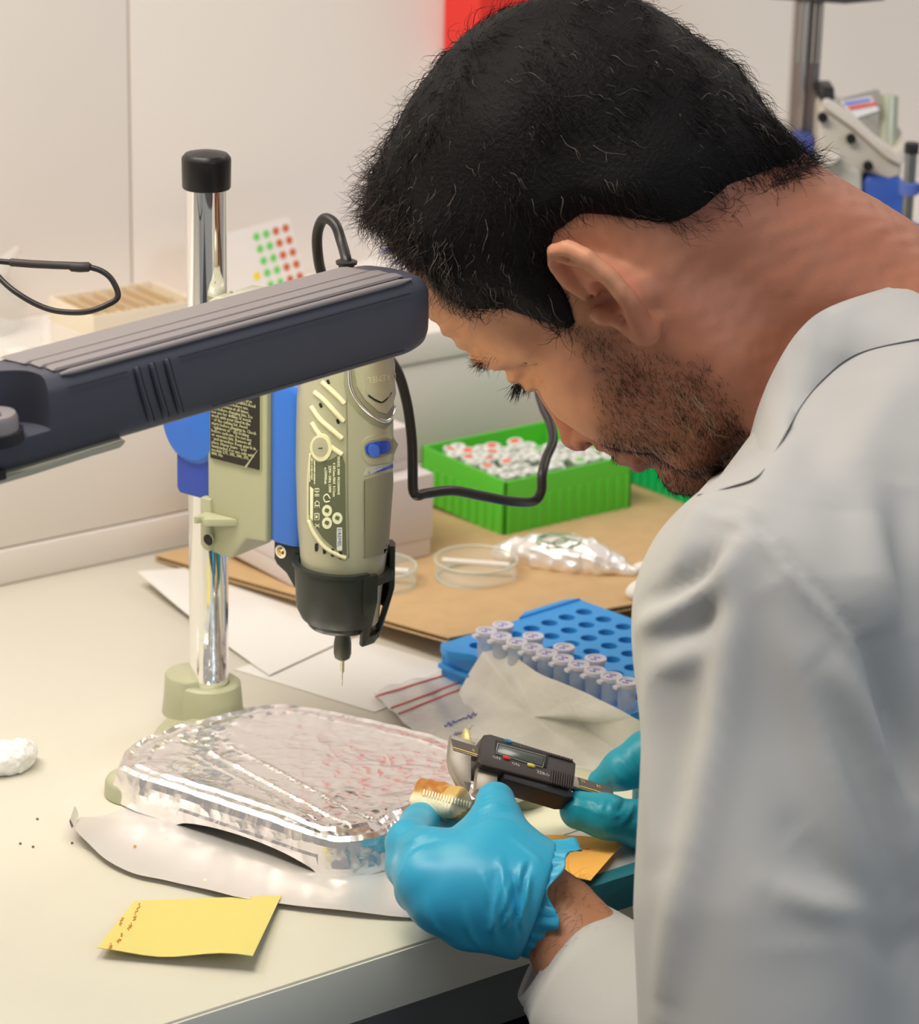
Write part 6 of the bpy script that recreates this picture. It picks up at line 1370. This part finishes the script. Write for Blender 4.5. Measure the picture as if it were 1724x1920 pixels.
    rl = [([(1135, 1500), (1128, 1520), (1140, 1532)], .0012, .0009), ([(1150, 1502), (1146, 1520), (1156, 1530), (1170, 1520)], .0012, .0011), ([(1172, 1498), (1166, 1515), (1160, 1530)], .0012, -.0011), ([(1190, 1500), (1180, 1525), (1160, 1550)], .0014, .0012), ([(1200, 1515), (1186, 1540), (1170, 1552)], .0011, -.0009), ([(1065, 1512), (1090, 1512), (1130, 1530)], .0010, .0007),
          ([(1145, 1440), (1160, 1455), (1170, 1465)], .0010, .0008), ([(1165, 1425), (1182, 1445), (1196, 1458)], .0011, .0009), ([(1132, 1455), (1145, 1468), (1150, 1474)], .0009, -.0006), ([(1185, 1410), (1195, 1430), (1202, 1450)], .0010, -.0008), ([(1105, 1500), (1118, 1508), (1122, 1530)], .0012, .0006)]
    V = V+N*(ridges(V, N, bv, rl)+.0004*nz(V, 90, 4))[:, None]
    obj('glove', V, Q, glt, man, smooth=True, label='teal glove on the far right hand')

def held_things():
    # ---------------- bone fragment
    o = at(828, 1505, 1.497); e1 = unit(at(885, 1513, 1.478)-at(775, 1492, 1.516)); up = unit(U*.80-F*.6); up = unit(up-e1*(up@e1)); e2 = np.cross(e1, up); e2 = e2 if e2@(-F) > 0 else -e2
    Mx = np.stack([e1, e2, up]); of = o.astype(np.float32); Mf = Mx.astype(np.float32)
    def fn(P):
        q = (P-of)@Mf.T*1000; x, y, z = q[:, 0], q[:, 1], q[:, 2]
        tp = 1-.10*np.clip(x/18, -1, 1)
        f = s_ell(q, (0, 0, 0), (30, 9.5, 8.6)); f = smax(f, np.abs(x)-17.0, 2.5)
        f = smin(f, smax(s_cone(q, (-15, -2, 6.2), (16, -3, 4.6), 4.6, 4.0), np.abs(x)-16.5, 1.5), 2.5)
        rg = np.exp(-((y-6.5)/3.2)**2-((z-3.0)/2.6)**2); f = f-.75*rg*(.5+.5*np.sign(np.sin(x*3.1))*np.abs(np.sin(x*3.1))**.6)-.35*nz(q, .35, 3)
        f = smax(f, -(s_cone(q, (-20, 1, 1), (-13, 1, 0), 3.6, 2.2)), 1.2); f = smax(f, -s_cone(q, (-20, -3, 5.5), (-14, -2.5, 5.5), 2.0, 1.2), 1.)
        return (f+.35*(crease(q, .8, 5)-.5)*(z > 2))/1000
    V, Q = sdf_mesh(fn, o-.026, o+.026, .00075, refine=2); q = (V-o)@Mx.T*1000; x, y, z = q.T
    col = np.tile([.74, .66, .42], (len(V), 1)); n_ = nz(q, .45, 9)
    def bl(m_, c): nonlocal col; m_ = np.clip(m_, 0, 1); col = col*(1-m_[:, None])+np.array(c)*m_[:, None]
    bl((z-5.2+1.2*n_)/1.6*(y < 6), (.55, .35, .11)); bl(((z-6.5)+1.6*nz(q, .7, 4))/1.5*(x < 8)*.6, (.40, .14, .02)); bl((-x-14.5+n_)/1.2, (.55, .33, .12)); bl(np.exp(-((y-6.5)/3)**2-((z-3.2)/2.6)**2), (.86, .81, .66)); bl((x-9+2*n_)/3*(z < -3), (.30, .27, .10)); bl(.25*n_, (.60, .56, .40))
    b = obj('bone_fragment', V, Q, attr_mat('bone', .42, .4, bump=.3, bscale=800, bdist=.0003), smooth=True, label='small ridged bone fragment, cream and brown, held in the near glove', cat='bone'); attr_color(b, col)
    bvb = bvh_of(b); rm = mat('bone_ridge', (.84, .79, .62), .45)
    for k in range(17):
        x0 = 797+k*5.3; y0 = 1480+k*1.45; pp = [hit(bvb, x0-.4*j, y0+2.2*j, .0001) for j in range(7)]; pp = [p for p in pp if p is not None]
        if len(pp) > 3: Vr, Fr = tube(pp, [.0002]+[.00055]*(len(pp)-2)+[.0002], 6); obj('ridge', Vr, Fr, rm, b, smooth=True)
    # ---------------- caliper
    d0 = 1.512; P = lambda x, y, dd=0.: at(x, y, d0+dd)
    a0, a1 = at(912, 1377, 1.535), at(1080, 1430, 1.560); e1 = unit(a1-a0); nf = unit(-F*.66+U*.75); nf = unit(nf-e1*(nf@e1)); e2 = np.cross(nf, e1); e2 = e2 if e2@U < 0 else -e2   # e2 runs down the face
    O = a0; W = lambda u, v, w_=0.: O+(e1*u+e2*v+nf*w_)/1000
    L = np.linalg.norm(a1-a0)*1000
    met = mat('caliper_steel', (.48, .45, .38), .38, 1., bump=.2, bscale=900, bdist=.0002); blk = mat('caliper_black', (.045, .036, .038), .42, spec=.4); dk = mat('caliper_black_deep', (.010, .011, .016), .5); scl = mat('caliper_scale', (.10, .085, .08), .45); gold = mat('gold_print', (.80, .52, .06), .35, .6); wt = mat('white_print', (.62, .60, .56), .5)
    t = thing('caliper', W(L/2, 10, 0), 'black digital caliper with blue, red and yellow buttons, held over the bone fragment', 'caliper')
    def pz(nm, pts, w0, w1, m_, bev=.0004, par=t, **k): return MB().poly_prism([W(u, v, w0) for u, v in pts], nf*((w1-w0)/1000)).build(nm, m_, par, bevel=bev, **k)
    H = 22
    rel = lambda x, y, w_: None
    def uv(x, y, w_=0.):                                # pixel -> (u, v) on the plane w above the face
        q = ray(x, y); s = (W(0, 0, w_)-CAM)@nf/(q@nf); p = CAM+q*s-O; return float(p@e1*1000), float(p@e2*1000)
    body = [uv(*q) for q in ((908, 1377), (920, 1376), (1068, 1421), (1081, 1431), (1078, 1466), (1070, 1478), (905, 1434), (898, 1425), (903, 1390))]
    bd = pz('body', body, -13, 0, blk, .0010, seg=3)
    pz('display_window', [uv(*q) for q in ((930, 1388), (1030, 1414), (1025, 1441), (928, 1412))], 0, .35, dk, .0003)
    pz('display', [uv(*q, .35) for q in ((936, 1396), (1020, 1419), (1017, 1436), (932, 1411))], .36, .5, mat('lcd_grey', (.07, .09, .085), .15, spec=.6), .0001)
    fr_ = [uv(*q, .5) for q in ((934, 1394), (1023, 1418), (1018, 1439), (930, 1412))]; V, Fc = tube([W(u, v, .55) for u, v in fr_+fr_[:1]], .00025, 6); obj('display_frame', V, Fc, mat('frame_grey', (.42, .45, .42), .4), t)
    for nm, x, y, m_ in (('mode_button', 953, 1391, mat('button_blue', (.02, .20, .42), .35)), ('power_button', 950, 1422, mat('button_red', (.62, .035, .035), .35)), ('zero_button', 996, 1436, mat('button_yellow', (.72, .58, .09), .35))):
        u, v = uv(x, y); V, Fc = loft([[W(u+2.4*k*math.copysign(abs(math.cos(q))**.8, math.cos(q)), v+1.3*k*math.sin(q), h_) for q in np.linspace(0, 2*PI, 20, endpoint=False)] for k, h_ in ((1, 0), (1, .7), (.8, 1.0), (.3, 1.1))]); obj(nm, V, Fc, m_, t, smooth=True, sharp=50, label=nm.replace('_', ' ').replace('mode', 'blue').replace('power', 'red').replace('zero', 'yellow'))
    mb = MB(); pf = lambda a_, b_: W(a_, b_, .08)
    for s, x, y, sz in (('inch/mm', 965, 1400, 3.3), ('OFF', 924, 1421, 3.1), ('ON', 960, 1433, 3.1), ('ZERO', 1007, 1449, 3.3)):
        u, v = uv(x, y); text_on(mb, pf, s, (u, v), (sz, 0), (0, -sz*.95))
    mb.build('button_text', wt, t)
    # grip ridges
    for k in range(10):
        x0, y0 = 1036+k*4.4, 1444+k*1.2; u0, v0 = uv(x0, y0); u1, v1 = uv(x0-2.5, y0+26)
        pz('grip_rib', [(u0-.35, v0), (u0+.35, v0), (u1+.35, v1), (u1-.35, v1)], 0, .8, blk, .0002)
        u0, v0 = uv(1030+k*4.6, 1413+k*1.3); pz('grip_rib', [(u0-.45, v0), (u0+.45, v0), (u0+.4, v0+2.0), (u0-.5, v0+2.0)], 0, .9, blk, .0002)
    # lower housing
    pz('lower_housing', [uv(*q, -4) for q in ((955, 1448), (1065, 1480), (1073, 1500), (1055, 1500), (942, 1466), (940, 1450))], -12, -1.5, dk, .0008)
    # beam, left and right of the body, with its gilt scale line
    c0, c1 = uv(848, 1395, -2), uv(1150, 1487, -2); vb0, vb1 = c0[1]-4.2, c0[1]+4.2; s_ = (c1[1]-c0[1])/(c1[0]-c0[0])
    yb = lambda u: s_*(u-c0[0])
    pz('beam', [(c0[0], vb0), (c1[0], vb0+yb(c1[0])), (c1[0], vb1+yb(c1[0])), (c0[0], vb1)], -5.5, -2, met, .0002)
    for u0, u1 in ((c0[0]+.2, -1.0), (L+.5, c1[0])): pz('scale_plate', [(u0, vb0+.3+yb(u0)), (u1, vb0+.3+yb(u1)), (u1, vb1-1.2+yb(u1)), (u0, vb1-1.2+yb(u0))], -2, -1.8, scl, 0)
    for u0, u1 in ((c0[0]+.2, -1.0), (L+.5, c1[0])): pz('scale_line', [(u0, vb1-1.9+yb(u0)), (u1, vb1-1.9+yb(u1)), (u1, vb1-1.3+yb(u1)), (u0, vb1-1.3+yb(u0))], -1.8, -1.7, gold, 0)
    mb = MB(); pg = lambda a_, b_: W(a_, b_, -1.72)
    u, v = uv(886, 1409, -1.8); text_on(mb, pg, '0', (u, v), (3.6, 0), (0, -3.4)); u, v = uv(1090, 1466, -1.8); text_on(mb, pg, '70', (u, v), (3.0, 0), (0, -2.8)); u, v = uv(1119, 1475, -1.8); text_on(mb, pg, '80', (u, v), (3.0, 0), (0, -2.8)); mb.build('scale_text', gold, t)
    # jaws
    pz('fixed_jaw', [uv(*q, -2.3) for q in ((846, 1377), (893, 1392), (889, 1404), (884, 1420), (884, 1462), (878, 1491), (871, 1488), (846, 1440), (842, 1418))], -5.2, -2.3, met, .0003)
    pz('inside_jaw', [uv(*q, -3) for q in ((869, 1385), (871, 1364), (880, 1367), (886, 1392), (884, 1394))], -4.8, -3, mat('jaw_yellow', (.70, .62, .28), .35, .7), .0003)
    pz('sliding_jaw', [uv(*q, -3) for q in ((897, 1434), (935, 1446), (933, 1470), (925, 1482), (893, 1480))], -6.5, -3.2, met, .0003)
    pz('jaw_edge', [uv(*q, -2.2) for q in ((871, 1465), (884, 1468), (878, 1491))], -3.6, -2.1, mat('edge_dark', (.12, .11, .10), .4, .8), .0001)

setting(); bench_things(); blue_rack(); back_things(); drill_stand(); rotary_tool(); task_lamp(); loop_cable(); foil(); person(); held_things()
